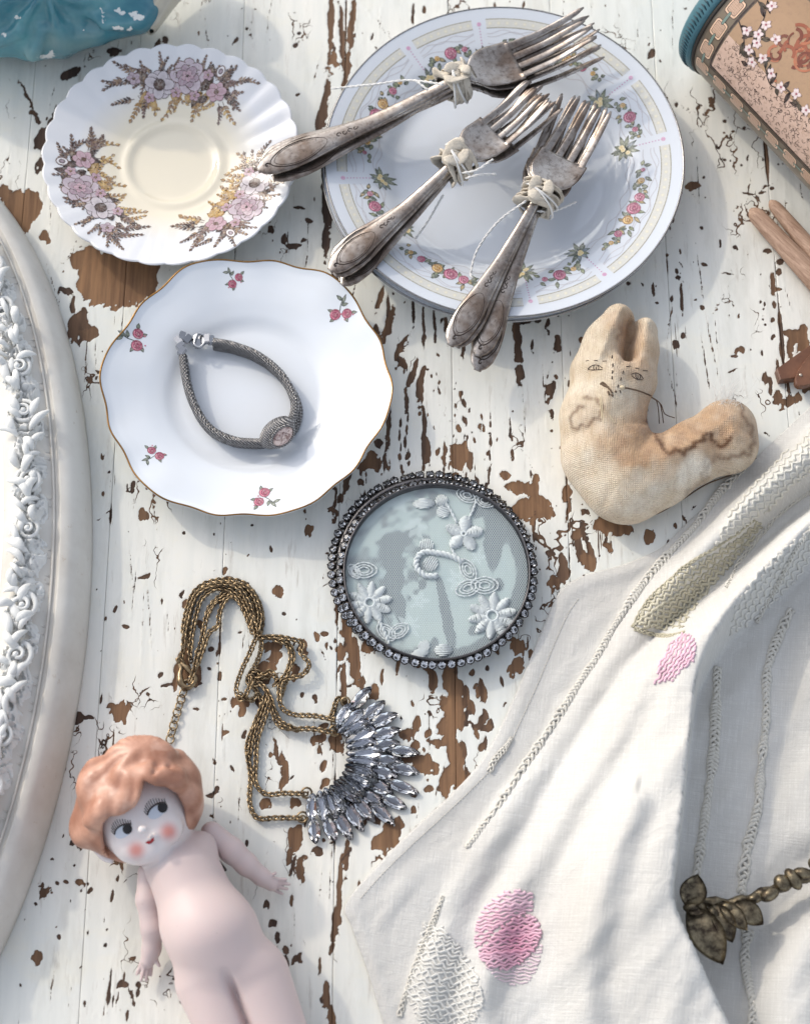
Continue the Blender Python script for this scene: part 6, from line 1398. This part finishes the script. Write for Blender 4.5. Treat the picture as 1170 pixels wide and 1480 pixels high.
    for k in range(8):
        s = .010+k*.0150; ring(s, .0165, .0052, .0046, 1)
        p.poly(rr_(s+.0075, .0165, .0044, .0010, .6), DK, DK, 9); p.poly(rr_(s+.0075, .0165, .0041, .0008, .6), GN, GN, 10)
    for k in range(6):
        y = .0315+k*.0150; ring(.0094, y, .0042, .0052, 0)
        p.poly(rr_(.0094, y-.0075, .0010, .0044, .6), DK, DK, 9); p.poly(rr_(.0094, y-.0075, .0008, .0041, .6), GN, GN, 10)
    for k in range(420):                                         # vermicelli scrolls
        s, y = r.uniform(.018, L-.008), r.uniform(y0+.001, y0+.026); a = np.linspace(0, r.uniform(2, 4.5), 10); q = r.uniform(0, 6); rad = r.uniform(.0006, .0012)
        p.line(np.stack([s+rad*np.cos(a+q), y+rad*np.sin(a+q)], 1), .00011, DK, 12)
    def twig(pts, w):
        q = resample(np.array(pts), .0015); p.line(q, w, DK, 16)
        for (s, y) in q[2::3]:
            an = r.uniform(0, 6.28); p.leaf(s, y, an, r.uniform(.004, .008), .0013, r.choice((DK, lin(84, 74, 60), lin(70, 62, 52))), 17)
        for (s, y) in q[4::7]:
            for k in range(5): an = k*1.257+r.random(); p.leaf(s+.002, y+.002, an, .0034, .0011, WH, 20, lin(214, 190, 190))
            p.disc(s+.002, y+.002, .0006, lin(160, 90, 100), 24)
    dy = .008
    twig([(.016, .050+dy), (.024, .046+dy), (.032, .040+dy), (.042, .044+dy), (.054, .038+dy), (.064, .043+dy), (.080, .040+dy)], .00035); twig([(.018, .070+dy), (.026, .060+dy), (.030, .048+dy), (.036, .036+dy)], .0003); twig([(.024, .046+dy), (.030, .052+dy), (.040, .056+dy)], .0003)
    for k in range(26):                                          # auburn curls of the pictured head
        s_, y_ = .052+r.gauss(0, .006), .070+r.gauss(0, .006); a_ = np.linspace(0, r.uniform(2, 4), 12); q_ = r.uniform(0, 6); rd = r.uniform(.002, .006)
        p.line(np.stack([s_+rd*np.cos(a_+q_), y_+rd*np.sin(a_+q_)], 1), r.uniform(.0005, .0012), r.choice((lin(150, 86, 62), lin(116, 62, 46), lin(176, 110, 80))), 14+k % 6)
    part(p.build('print', M_pr, tn))
tin()

# ================================================================== wooden clothes peg, leather strap end
def peg():
    t = NT('weathered_beech'); ro = t.n('VectorRotate', {'rotation_type': 'Z_AXIS'}); t.set(ro.inputs[0], t.coord()); ro.inputs['Angle'].default_value = math.radians(49); mp = t.n('Mapping'); t.set(mp.inputs[0], ro.outputs[0]); mp.inputs['Scale'].default_value = (.07, 1, 1); vec = mp.outputs[0]; g = t.noise(vec, 700, 6, .75, .4); M = t.bsdf(Base_Color=t.mix(t.ramp(g, (.36, 0), (.7, 1)), lin(136, 106, 86), lin(194, 164, 142)), Roughness=.7, Normal=t.bump(g, .3, .0006))
    pg = empty('clothes_peg', (P(1180, 400)[0], P(1180, 400)[1], 0), 'weathered wooden dolly peg, its two prongs side by side', 'clothes peg'); inv = Matrix.Translation(-Vector(pg.location))
    def part(o): o.parent = pg; o.matrix_parent_inverse = inv; return o
    for (a, b, ra, rb, z) in (((1084, 302), (1215, 446), .0048, .0072, .0070), ((1112, 290), (1224, 424), .0036, .0066, .0062)):
        q = resample(path_px([(*a, z-.001), ((a[0]+b[0])/2, (a[1]+b[1])/2, z), (*b, z)]), .002); n = len(q); tt = np.linspace(0, 1, n)
        rr = (ra+(rb-ra)*tt)*np.clip(np.sqrt(np.clip(1-(1-np.clip(tt/.09, 0, 1))**2, .05, 1)), .25, 1); part(obj('prong', mesh_np('prong', *tube(q, rr, 14, flat=.8)), M, pg))
    q = resample(path_px([(1205, 428, .009), (1260, 490, .010), (1290, 522, .010), (1300, 532, .010), (1325, 560, .010)]), .002); tt = np.linspace(0, 1, len(q))
    part(obj('peg_head', mesh_np('peg_head', *tube(q, np.interp(tt, [0, .1, .6, .72, .78, .9, 1], [.006, .0095, .0095, .006, .008, .0085, .003]), 16)), M, pg))
peg()
def strap():
    t = NT('brown_leather'); vec = t.coord(); n = t.noise(vec, 60, 5); M = t.bsdf(Base_Color=t.mix(t.ramp(n, (.35, 0), (.7, 1)), lin(86, 54, 38), lin(126, 86, 62)), Roughness=.42, Normal=t.bump(t.noise(vec, 600, 4), .25, .0005))
    st = empty('leather_strap', (P(1180, 520)[0], P(1180, 520)[1], 0), 'dark brown leather strap end with rounded riveted tab', 'strap'); inv = Matrix.Translation(-Vector(st.location))
    def slab(pts, z0, z1, name):
        q = np.array([P(a, b, z1) for a, b in pts]); lo = q.copy(); lo[:, 2] = z0; n = len(q); mid = q.mean(0); ins = mid+(q-mid)*.97; ins[:, 2] = z1; q2 = q.copy(); q2[:, 2] = z1-.0006
        v = np.vstack([lo, q2, ins]); f = [tuple(x) for x in grid_faces(3, n, True)]+[tuple(range(2*n, 3*n)), tuple(range(n-1, -1, -1))]
        o = obj(name, mesh_np(name, v, f, False), M, st); o.matrix_parent_inverse = inv
    slab([(1121, 533), (1180, 491), (1260, 440), (1275, 468), (1190, 520), (1150, 546), (1126, 549)], .0005, .0062, 'strip')
    u = np.linspace(0, 2*np.pi, 30, endpoint=False); x = 62*np.cos(u); y = 20*np.sin(u); a = math.radians(-42)
    slab(list(zip(1196+x*math.cos(a)-y*math.sin(a), 514+x*math.sin(a)+y*math.cos(a))), .0055, .0098, 'tab')
    o = obj('rivet', mesh_np('rivet', *ball(P(1156, 542, .0100), (.0010, .0010, .0007), 10, 6)), simple('dull_rivet', lin(190, 176, 160), .3, .8), st); o.matrix_parent_inverse = inv
strap()
# ================================================================== embroidered linen cloth
RIDGES = []
def ridge(pts):                                                 # pts: px, py, height mm, left width mm, right width mm
    w = np.array([P(a, b, h/1000.0) for a, b, h, _, _ in pts])[:, :2]
    RIDGES.append((w, np.array([[h, l, r] for _, _, h, l, r in pts])/1000.0))
def ridge_val(R, x, y):
    w, hh = R; best = np.full(x.shape, 1e9); val = np.zeros(x.shape)
    # dense samples of the crest line, nearest one wins
    q = resample(np.hstack([w, hh]), .003); T = np.gradient(q[:, :2], axis=0); T /= np.linalg.norm(T, axis=1, keepdims=True)
    for i in range(len(q)):
        dx, dy = x-q[i, 0], y-q[i, 1]; d2 = dx*dx+dy*dy; m = d2 < best
        side = T[i, 0]*dy-T[i, 1]*dx
        wd = np.where(side > 0, q[i, 3], q[i, 4]); u = np.sqrt(d2)/wd
        val = np.where(m, q[i, 2]*np.where(u < 1, (1-u*u)**2 if False else (np.cos(np.pi*np.clip(u, 0, 1))*.5+.5)**1.15, 0), val); best = np.where(m, d2, best)
    return val
# travelling down the picture: right of travel is the left side of the picture
ridge([(1230, 610, 22, 15, 24), (1150, 672, 23, 15, 22), (1080, 734, 20, 14, 20), (1000, 815, 15, 14, 18), (930, 895, 9, 16, 16), (870, 975, 6, 18, 14), (800, 1075, 5, 18, 14), (725, 1185, 4.5, 18, 13), (660, 1290, 4, 18, 12), (620, 1400, 4, 18, 12), (610, 1520, 4, 18, 12)])
ridge([(1260, 690, 30, 18, 15), (1170, 756, 33, 18, 15), (1100, 826, 35, 14, 17), (1045, 892, 38, 10, 24), (1010, 960, 40, 8, 42), (996, 1050, 41, 7, 62), (986, 1150, 41, 7, 76), (976, 1230, 40, 7, 84), (972, 1300, 38, 7, 86), (1004, 1380, 35, 7, 92), (1050, 1480, 32, 8, 96), (1100, 1600, 30, 12, 90)])
ridge([(1300, 820, 10, 30, 24), (1220, 900, 11, 34, 24), (1190, 1000, 9, 34, 24), (1180, 1100, 7, 30, 22), (1175, 1200, 6, 30, 20)])
ridge([(1260, 1310, 14, 40, 30), (1180, 1360, 16, 44, 30), (1150, 1440, 18, 44, 28), (1160, 1560, 16, 44, 30)])
ridge([(930, 985, 3.5, 12, 16), (870, 1090, 5, 13, 18), (800, 1200, 6, 14, 18), (740, 1300, 5, 14, 16), (700, 1420, 5, 14, 16), (700, 1540, 5, 14, 16)])
ridge([(900, 1180, 5, 14, 22), (860, 1290, 7, 16, 24), (840, 1400, 7, 16, 24), (850, 1520, 7, 16, 24)])
EDGE = [(1330, 470), (1240, 535), (1172, 588), (1128, 628), (1086, 668), (1040, 712), (988, 760), (955, 792), (905, 815), (862, 827), (830, 839), (808, 856), (792, 888), (771, 940), (746, 1000), (722, 1052), (694, 1102), (650, 1150), (600, 1196), (550, 1246), (500, 1306), (508, 1340), (530, 1402), (553, 1476), (585, 1570), (612, 1660)]
EDGE_W = resample(path_px(EDGE, .0006), .0012)[:, :2]
def edge_dist(x, y):
    d = np.full(x.shape, 1e9)
    for q in EDGE_W[::3]: d = np.minimum(d, (x-q[0])**2+(y-q[1])**2)
    return np.sqrt(d)
def cloth_h(x, y, e=None):
    sh = x.shape; x = x.ravel(); y = y.ravel()
    e = edge_dist(x, y) if e is None else e.ravel()
    v = [ridge_val(R, x, y) for R in RIDGES]
    z = np.maximum(v[0], v[1])*.75+.25*np.sqrt(v[0]**2+v[1]**2)
    z = np.sqrt(z*z+v[2]**2+v[3]**2)+v[4]*1.25+v[5]*1.2
    u = x*.66+y*.75; w = -x*.75+y*.66
    z = z+.0016+fbm(w*48, u*14, 3, 3)*.0044+fbm(w*150, u*60, 5, 2)*.0005
    rise = sstep(0, .016, e); hem = .0011*np.exp(-((e-.0045)/.0035)**2)
    z = np.maximum(z, .0010)
    return (.0012+(z-.0012)*rise+hem*(1-.3*rise)).reshape(sh)
def build_cloth():
    B = EDGE_W; n = len(B)
    far = resample(path_px([(1480, 430), (1500, 800), (1500, 1300), (1480, 1760), (1000, 1760), (760, 1720), (660, 1690)], .0006), .0012)[:, :2]
    A = np.stack([np.interp(np.linspace(0, 1, n), np.linspace(0, 1, len(far)), far[:, k]) for k in range(2)], 1)
    s = np.concatenate([np.linspace(0, .06, 14)[:-1], np.linspace(.06, 1, 190)])
    X = B[None, :, 0]*(1-s[:, None])+A[None, :, 0]*s[:, None]; Y = B[None, :, 1]*(1-s[:, None])+A[None, :, 1]*s[:, None]
    Z = cloth_h(X, Y); v = np.stack([X, Y, Z], -1)
    low = v[0].copy(); low[:, 2] = .0001
    v = np.vstack([low[None], v]).reshape(-1, 3)
    t = NT('slub_linen'); vec = t.coord()
    rot = t.n('VectorRotate', {'rotation_type': 'Z_AXIS'}); t.set(rot.inputs[0], vec); rot.inputs['Angle'].default_value = math.radians(8)
    def stretch(sc, ns, dt=3):
        mp = t.n('Mapping'); t.set(mp.inputs[0], rot.outputs[0]); mp.inputs['Scale'].default_value = sc; return t.noise(mp.outputs[0], ns, dt, .6)
    a, b = stretch((1, .03, .03), 1900), stretch((.03, 1, .03), 1900); weave = t.math('ADD', a, b)
    slub = t.math('ADD', stretch((1, .05, .05), 420), stretch((.05, 1, .05), 420))
    c = t.mix(t.ramp(t.noise(vec, 12, 4), (.35, 0), (.7, 1)), lin(214, 213, 209), lin(203, 200, 194))
    c = t.mix(t.ramp(weave, (.8, 0), (1.25, .35)), c, lin(180, 177, 171))
    M = t.bsdf(Base_Color=c, Roughness=.9, Specular_IOR_Level=.15, Sheen_Weight=.1, Normal=t.bump(t.noise(vec, 46, 5, .62, .7), .35, .004, t.bump(t.math('ADD', weave, t.math('MULTIPLY', slub, .8)), .42, .0006)), Subsurface_Weight=.0)
    cl = empty('linen_cloth', (P(900, 1150)[0], P(900, 1150)[1], 0), 'rumpled white linen cloth with embroidered braid lines and pink flowers', 'cloth'); inv = Matrix.Translation(-Vector(cl.location))
    def part(o): o.parent = cl; o.matrix_parent_inverse = inv; return o
    me = mesh_np('sheet', v, grid_faces(len(s)+1, n)); part(obj('sheet', me, M, cl))
    # sight lines onto the cloth
    xs = np.linspace(P(480, 1480)[0]-.005, P(1300, 400)[0]+.05, 240); ys = np.linspace(P(600, 1640)[1], P(1170, 440)[1], 330)
    GX, GY = np.meshgrid(xs, ys, indexing='ij'); GZ = cloth_h(GX, GY)
    def Hq(x, y):
        i = np.clip((x-xs[0])/(xs[1]-xs[0]), 0, len(xs)-1.001); j = np.clip((y-ys[0])/(ys[1]-ys[0]), 0, len(ys)-1.001); i0 = i.astype(int); j0 = j.astype(int); fi = i-i0; fj = j-j0
        return (GZ[i0, j0]*(1-fi)+GZ[i0+1, j0]*fi)*(1-fj)+(GZ[i0, j0+1]*(1-fi)+GZ[i0+1, j0+1]*fi)*fj
    def on(px, py, off=.0):
        d = rays(np.asarray(px, float), np.asarray(py, float)); p = CAM+d*((.045-CAM[2])/d[:, 2])[:, None]; done = np.zeros(len(p), bool)
        for _ in range(110):
            done |= p[:, 2] <= Hq(p[:, 0], p[:, 1]); p = np.where(done[:, None], p, p+d*.0005/np.abs(d[:, 2:3]))
        p[:, 2] = Hq(p[:, 0], p[:, 1])+off; return p
    M_th = simple('ecru_thread', lin(214, 210, 200), .85, 0, .5, 2200, .12); M_bg = simple('beige_thread', lin(190, 183, 160), .85, 0, .5, 2200, .2)
    r = random.Random(31)
    def braid(pts, rad=.0014, mat=M_th, pitch=.0078, name='braid'):
        q = resample(np.array(pts, float), 2.2); p = on(q[:, 0], q[:, 1], .0005); p = resample(p, .0007); nn = len(p)
        k = np.ones(5)/5; p[2:-2] = np.stack([np.convolve(p[:, i], k, 'valid') for i in range(3)], 1)
        T, N, Bn = frames(p); i_ = np.arange(nn); sd_ = r.uniform(0, 90); m = MB()
        a = np.cumsum((1+1.1*vnoise(i_*.09+sd_, i_*0, 2))*.0007/pitch*2*np.pi); jt = 1+.9*vnoise(i_*.13+sd_, i_*0+3, 4); dr = vnoise(i_*.03+sd_, i_*0+7, 5)*rad*1.2
        for k_, ph in enumerate((0, 2.2, 4.1)): m.add(*tube(p+(rad*jt*np.sin(a+ph)+dr)[:, None]*Bn*1.15+(rad*.4*np.sin(2*(a+ph)+.6))[:, None]*N, rad*.56*(1+.5*vnoise(i_*.2+k_*9, i_*0, 1)), 6))
        return part(m.build(name, mat, cl))
    braid([(1076, 676), (1042, 712), (1000, 762), (962, 804), (926, 852), (890, 905), (850, 968), (800, 1048), (762, 1104), (720, 1164), (672, 1224)])
    braid([(1038, 965), (1030, 1060), (1022, 1140), (1010, 1230), (1004, 1290)], .0016); braid([(1140, 880), (1118, 930), (1108, 990), (1101, 1080), (1092, 1160), (1080, 1240), (1072, 1292)], .0016)
    braid([(1080, 1345), (1076, 1390), (1084, 1440), (1090, 1500)], .0016)
    braid([(738, 1066), (728, 1082), (714, 1098), (706, 1116)], .0009); braid([(1190, 740), (1150, 790), (1122, 840), (1104, 875), (1092, 900)], .0010); braid([(1180, 705), (1130, 740), (1075, 800), (1050, 850)], .0009)
    braid([(640, 1295), (628, 1330), (610, 1372), (590, 1420), (578, 1470)], .0009)
    # hem stitching: small running stitches
    hem = resample(np.array([(835, 866), (820, 888), (800, 932), (778, 985), (752, 1042), (728, 1090), (690, 1132), (640, 1180), (590, 1226), (548, 1268), (520, 1300)], float), 5.0); m = MB()
    for i in range(0, len(hem)-1): 
        a_, b_ = hem[i], hem[i]+(hem[i+1]-hem[i])*.62; p = on(np.array([a_[0], (a_[0]+b_[0])/2, b_[0]]), np.array([a_[1], (a_[1]+b_[1])/2, b_[1]]), .0002); m.add(*tube(p, .00022, 4))
    part(m.build('hem_stitching', M_th, cl))
    def inside(poly, x, y):
        c = np.zeros(len(x), bool); poly = np.array(poly, float)
        for (x0, y0), (x1, y1) in zip(poly, np.roll(poly, -1, 0)): c ^= ((y0 <= y) != (y1 <= y)) & (x < x0+(y-y0)/(y1-y0+1e-9)*(x1-x0))
        return c
    def fill(poly, ang, gap, amp, wl, rad, colf, name, off=.0003, jit=.6):
        """rows of wavy thread inside an outline"""
        poly = np.array(poly, float); c = poly.mean(0); a = math.radians(ang); T = np.array([math.cos(a), math.sin(a)]); N = np.array([-T[1], T[0]]); R = np.abs(poly-c).max()*1.5
        t = NT(name+'_thread'); vv = t.coord(); Mt = t.bsdf(Base_Color=t.attr('Col', True), Roughness=.85, Normal=t.bump(t.noise(vv, 2500, 2), .4, .0004)); m = MB()
        for k in np.arange(-R, R, gap):
            u = np.arange(-R, R, 1.6); ph = r.uniform(0, 2.6); am_ = amp*r.uniform(.6, 1.5); wl_ = wl*r.uniform(.85, 1.2); q = c+T*u[:, None]+N*(k+am_*np.sin(u*2*np.pi/wl_+ph+1.5*vnoise(u*.05+k, u*0, 2))+2.2*vnoise(u*.04, u*0+k*.05, 4)+r.uniform(-jit, jit)*.5)[:, None]
            ins = inside(poly, q[:, 0], q[:, 1]); i = 0
            while i < len(u):
                if ins[i]:
                    j = i
                    while j+1 < len(u) and ins[j+1] and (j-i < 60): j += 1
                    if j-i >= 2: 
                        p = on(q[i:j+1, 0], q[i:j+1, 1], off); vt, ft = tube(p, rad*r.uniform(.75, 1.25), 5); cc = colf(q[i:j+1]); m.add(vt, ft, np.repeat(cc, 5, 0))
                    i = j+1
                else: i += 1
        return part(m.build(name, Mt, cl))
    def flat(col, var=.06):
        def f(q):
            k = r.uniform(1-var, 1+var); return np.tile(np.array(col)*np.array([k, k, k, 1]), (len(q), 1))
        return f
    def pinks(q):
        d = np.hypot(q[:, 0]-742, q[:, 1]-1362); k = np.clip(1-d/62, 0, 1)[:, None]*r.uniform(.7, 1.1); a_, b_ = np.array(lin(218, 186, 198)), np.array(lin(194, 126, 152)); return a_*(1-k)+b_*k
    fill([(684, 1352), (690, 1325), (706, 1302), (728, 1288), (752, 1286), (770, 1293), (770, 1315), (756, 1322), (735, 1330), (716, 1345), (700, 1364), (686, 1372)], -8, 5.2, 1.3, 16, .00072, pinks, 'pink_petal')
    fill([(690, 1372), (704, 1360), (722, 1342), (744, 1326), (766, 1322), (780, 1334), (783, 1352), (772, 1374), (752, 1394), (728, 1404), (704, 1398), (692, 1386)], -6, 4.6, 1.3, 14, .00078, pinks, 'pink_petal', .0008)
    fill([(700, 1398), (728, 1406), (752, 1396), (772, 1376), (783, 1356), (784, 1376), (774, 1406), (760, 1424), (738, 1425), (716, 1414)], 6, 5.2, 1.0, 18, .0005, flat(lin(216, 196, 203)), 'pale_petal')
    fill([(944, 990), (952, 958), (966, 932), (984, 914), (1000, 918), (1006, 936), (1002, 956), (984, 968), (972, 984)], -55, 4.8, 1.0, 12, .0007, flat(lin(214, 178, 192), .08), 'pink_petal')
    fill([(916, 904), (930, 878), (958, 846), (992, 822), (1030, 800), (1068, 776), (1098, 748), (1100, 764), (1078, 792), (1040, 836), (1008, 874), (986, 908), (956, 912)], -36, 6.2, 1.8, 11, .00085, flat(lin(188, 182, 162), .1), 'beige_leaf')
    fill([(1084, 700), (1120, 664), (1170, 622), (1215, 590), (1215, 650), (1150, 700), (1108, 742), (1060, 775), (1030, 790), (1050, 745)], -48, 7.5, 2.4, 14, .0008, flat(lin(210, 207, 197), .04), 'cream_stitching')
    fill([(1090, 830), (1120, 800), (1160, 770), (1190, 760), (1180, 800), (1150, 840), (1118, 872), (1080, 905), (1052, 920), (1058, 880)], -60, 7.5, 2.4, 14, .0008, flat(lin(212, 209, 201), .04), 'cream_stitching')
    fill([(612, 1330), (640, 1340), (668, 1372), (690, 1404), (700, 1450), (680, 1490), (610, 1490), (586, 1440), (600, 1380)], 20, 6.0, 2.2, 15, .0006, flat(lin(214, 212, 206), .04), 'cream_stitching')
    braid([(914, 908), (940, 866), (985, 822), (1035, 792), (1090, 752)], .0008, M_bg); braid([(916, 908), (955, 918), (988, 914)], .0008, M_bg)
    return on, Hq
ON, HQ = build_cloth()

# ================================================================== bronze twig lying in the fold
def twig():
    t = NT('dark_bronze'); vec = t.coord(); n = t.noise(vec, 240, 5, .65)
    M = t.bsdf(Base_Color=t.mix(t.ramp(n, (.38, 0), (.66, 1)), lin(62, 53, 44), lin(140, 128, 104)), Metallic=.85, Roughness=t.ramp(n, (.3, .5), (.7, .3)), Normal=t.bump(n, .4, .0008))
    q = np.array([(990, 1308), (1012, 1303), (1042, 1306), (1075, 1302), (1105, 1290), (1135, 1278), (1170, 1264), (1215, 1250)], float); base = np.array([P(x_, y_, .015) for x_, y_ in q]); base[:, 2] = np.clip(HQ(base[:, 0], base[:, 1])+.0040, .015, .021)
    base[:, 2] = np.convolve(np.pad(base[:, 2], 1, 'edge'), np.ones(3)/3, 'valid')
    tw = empty('bronze_twig', tuple(base[3]), 'dark bronze twig with buds and pointed leaves, on the linen', 'twig ornament'); inv = Matrix.Translation(-Vector(tw.location))
    def part(o): o.parent = tw; o.matrix_parent_inverse = inv; return o
    p = resample(base, .0015); r = np.random.RandomState(4); part(obj('stem', mesh_np('stem', *tube(p, .0026+.0007*np.sin(np.arange(len(p))*.8)+.0003*r.rand(len(p)), 9)), M, tw))
    def leaf(a, b, w, lift, curl=.0):
        A, B = P(*a, .018), P(*b, .012+lift); A[2] = max(.018, min(.022, HQ(A[:1], A[1:2])[0]+.004)); B[2] = max(.010+lift, min(.024, HQ(B[:1], B[1:2])[0]+.003)); L = np.linalg.norm(B-A); R = basis(B-A); n_, m_ = 14, 9; V = []
        for sgn in (1, -1):
            for i in range(n_):
                tt = i/(n_-1); hw = w*math.sin(math.pi*min(1, tt*.93+.07))**.8
                for j in range(m_):
                    u = -1+2*j/(m_-1); V.append(A+R@np.array([tt*L, u*hw, sgn*.0006+.35*w*(u*u)-.25*w*abs(math.sin(u*6))*.2+curl*math.sin(math.pi*tt)]))
        V = np.array(V); f = [tuple(x) for x in grid_faces(n_, m_)]+[tuple(x[::-1]) for x in grid_faces(n_, m_)+n_*m_]
        k = n_*m_; loop = [j for j in range(m_)]+[i*m_+m_-1 for i in range(1, n_)]+[(n_-1)*m_+j for j in range(m_-2, -1, -1)]+[i*m_ for i in range(n_-2, 0, -1)]
        f += [(loop[i], loop[(i+1) % len(loop)], loop[(i+1) % len(loop)]+k, loop[i]+k) for i in range(len(loop))]
        part(obj('leaf', mesh_np('leaf', V, f), M, tw))
    leaf((994, 1310), (1008, 1262), .0066, .012, .002); leaf((996, 1314), (1044, 1394), .0085, .008, .003); leaf((1030, 1308), (1058, 1362), .0055, .007, .003); leaf((1060, 1306), (1102, 1336), .0055, .007, .002); leaf((1040, 1306), (1080, 1345), .0045, .010, .002); leaf((990, 1309), (1024, 1316), .0045, .010, .001)
    for (x, y, rx, ry, a) in ((1112, 1292, 16, 10, -.5), (1130, 1276, 14, 12, .9), (1146, 1270, 18, 10, 1.0), (1160, 1262, 15, 9, .2), (1090, 1298, 12, 8, -.2), (1052, 1312, 14, 8, .4), (1030, 1320, 12, 8, .7), (1064, 1322, 14, 7, .8), (1000, 1312, 14, 8, .1), (1180, 1250, 14, 10, .6)):
        c = P(x, y, .019); c[2] = max(.018, min(.024, HQ(c[:1], c[1:2])[0]+.0055)); k = mm_per_px(x, y, .02)/1000; part(obj('bud', mesh_np('bud', *ball(c, (rx*k, ry*k, .0036), 14, 8, rotz(-a))), M, tw))
twig()
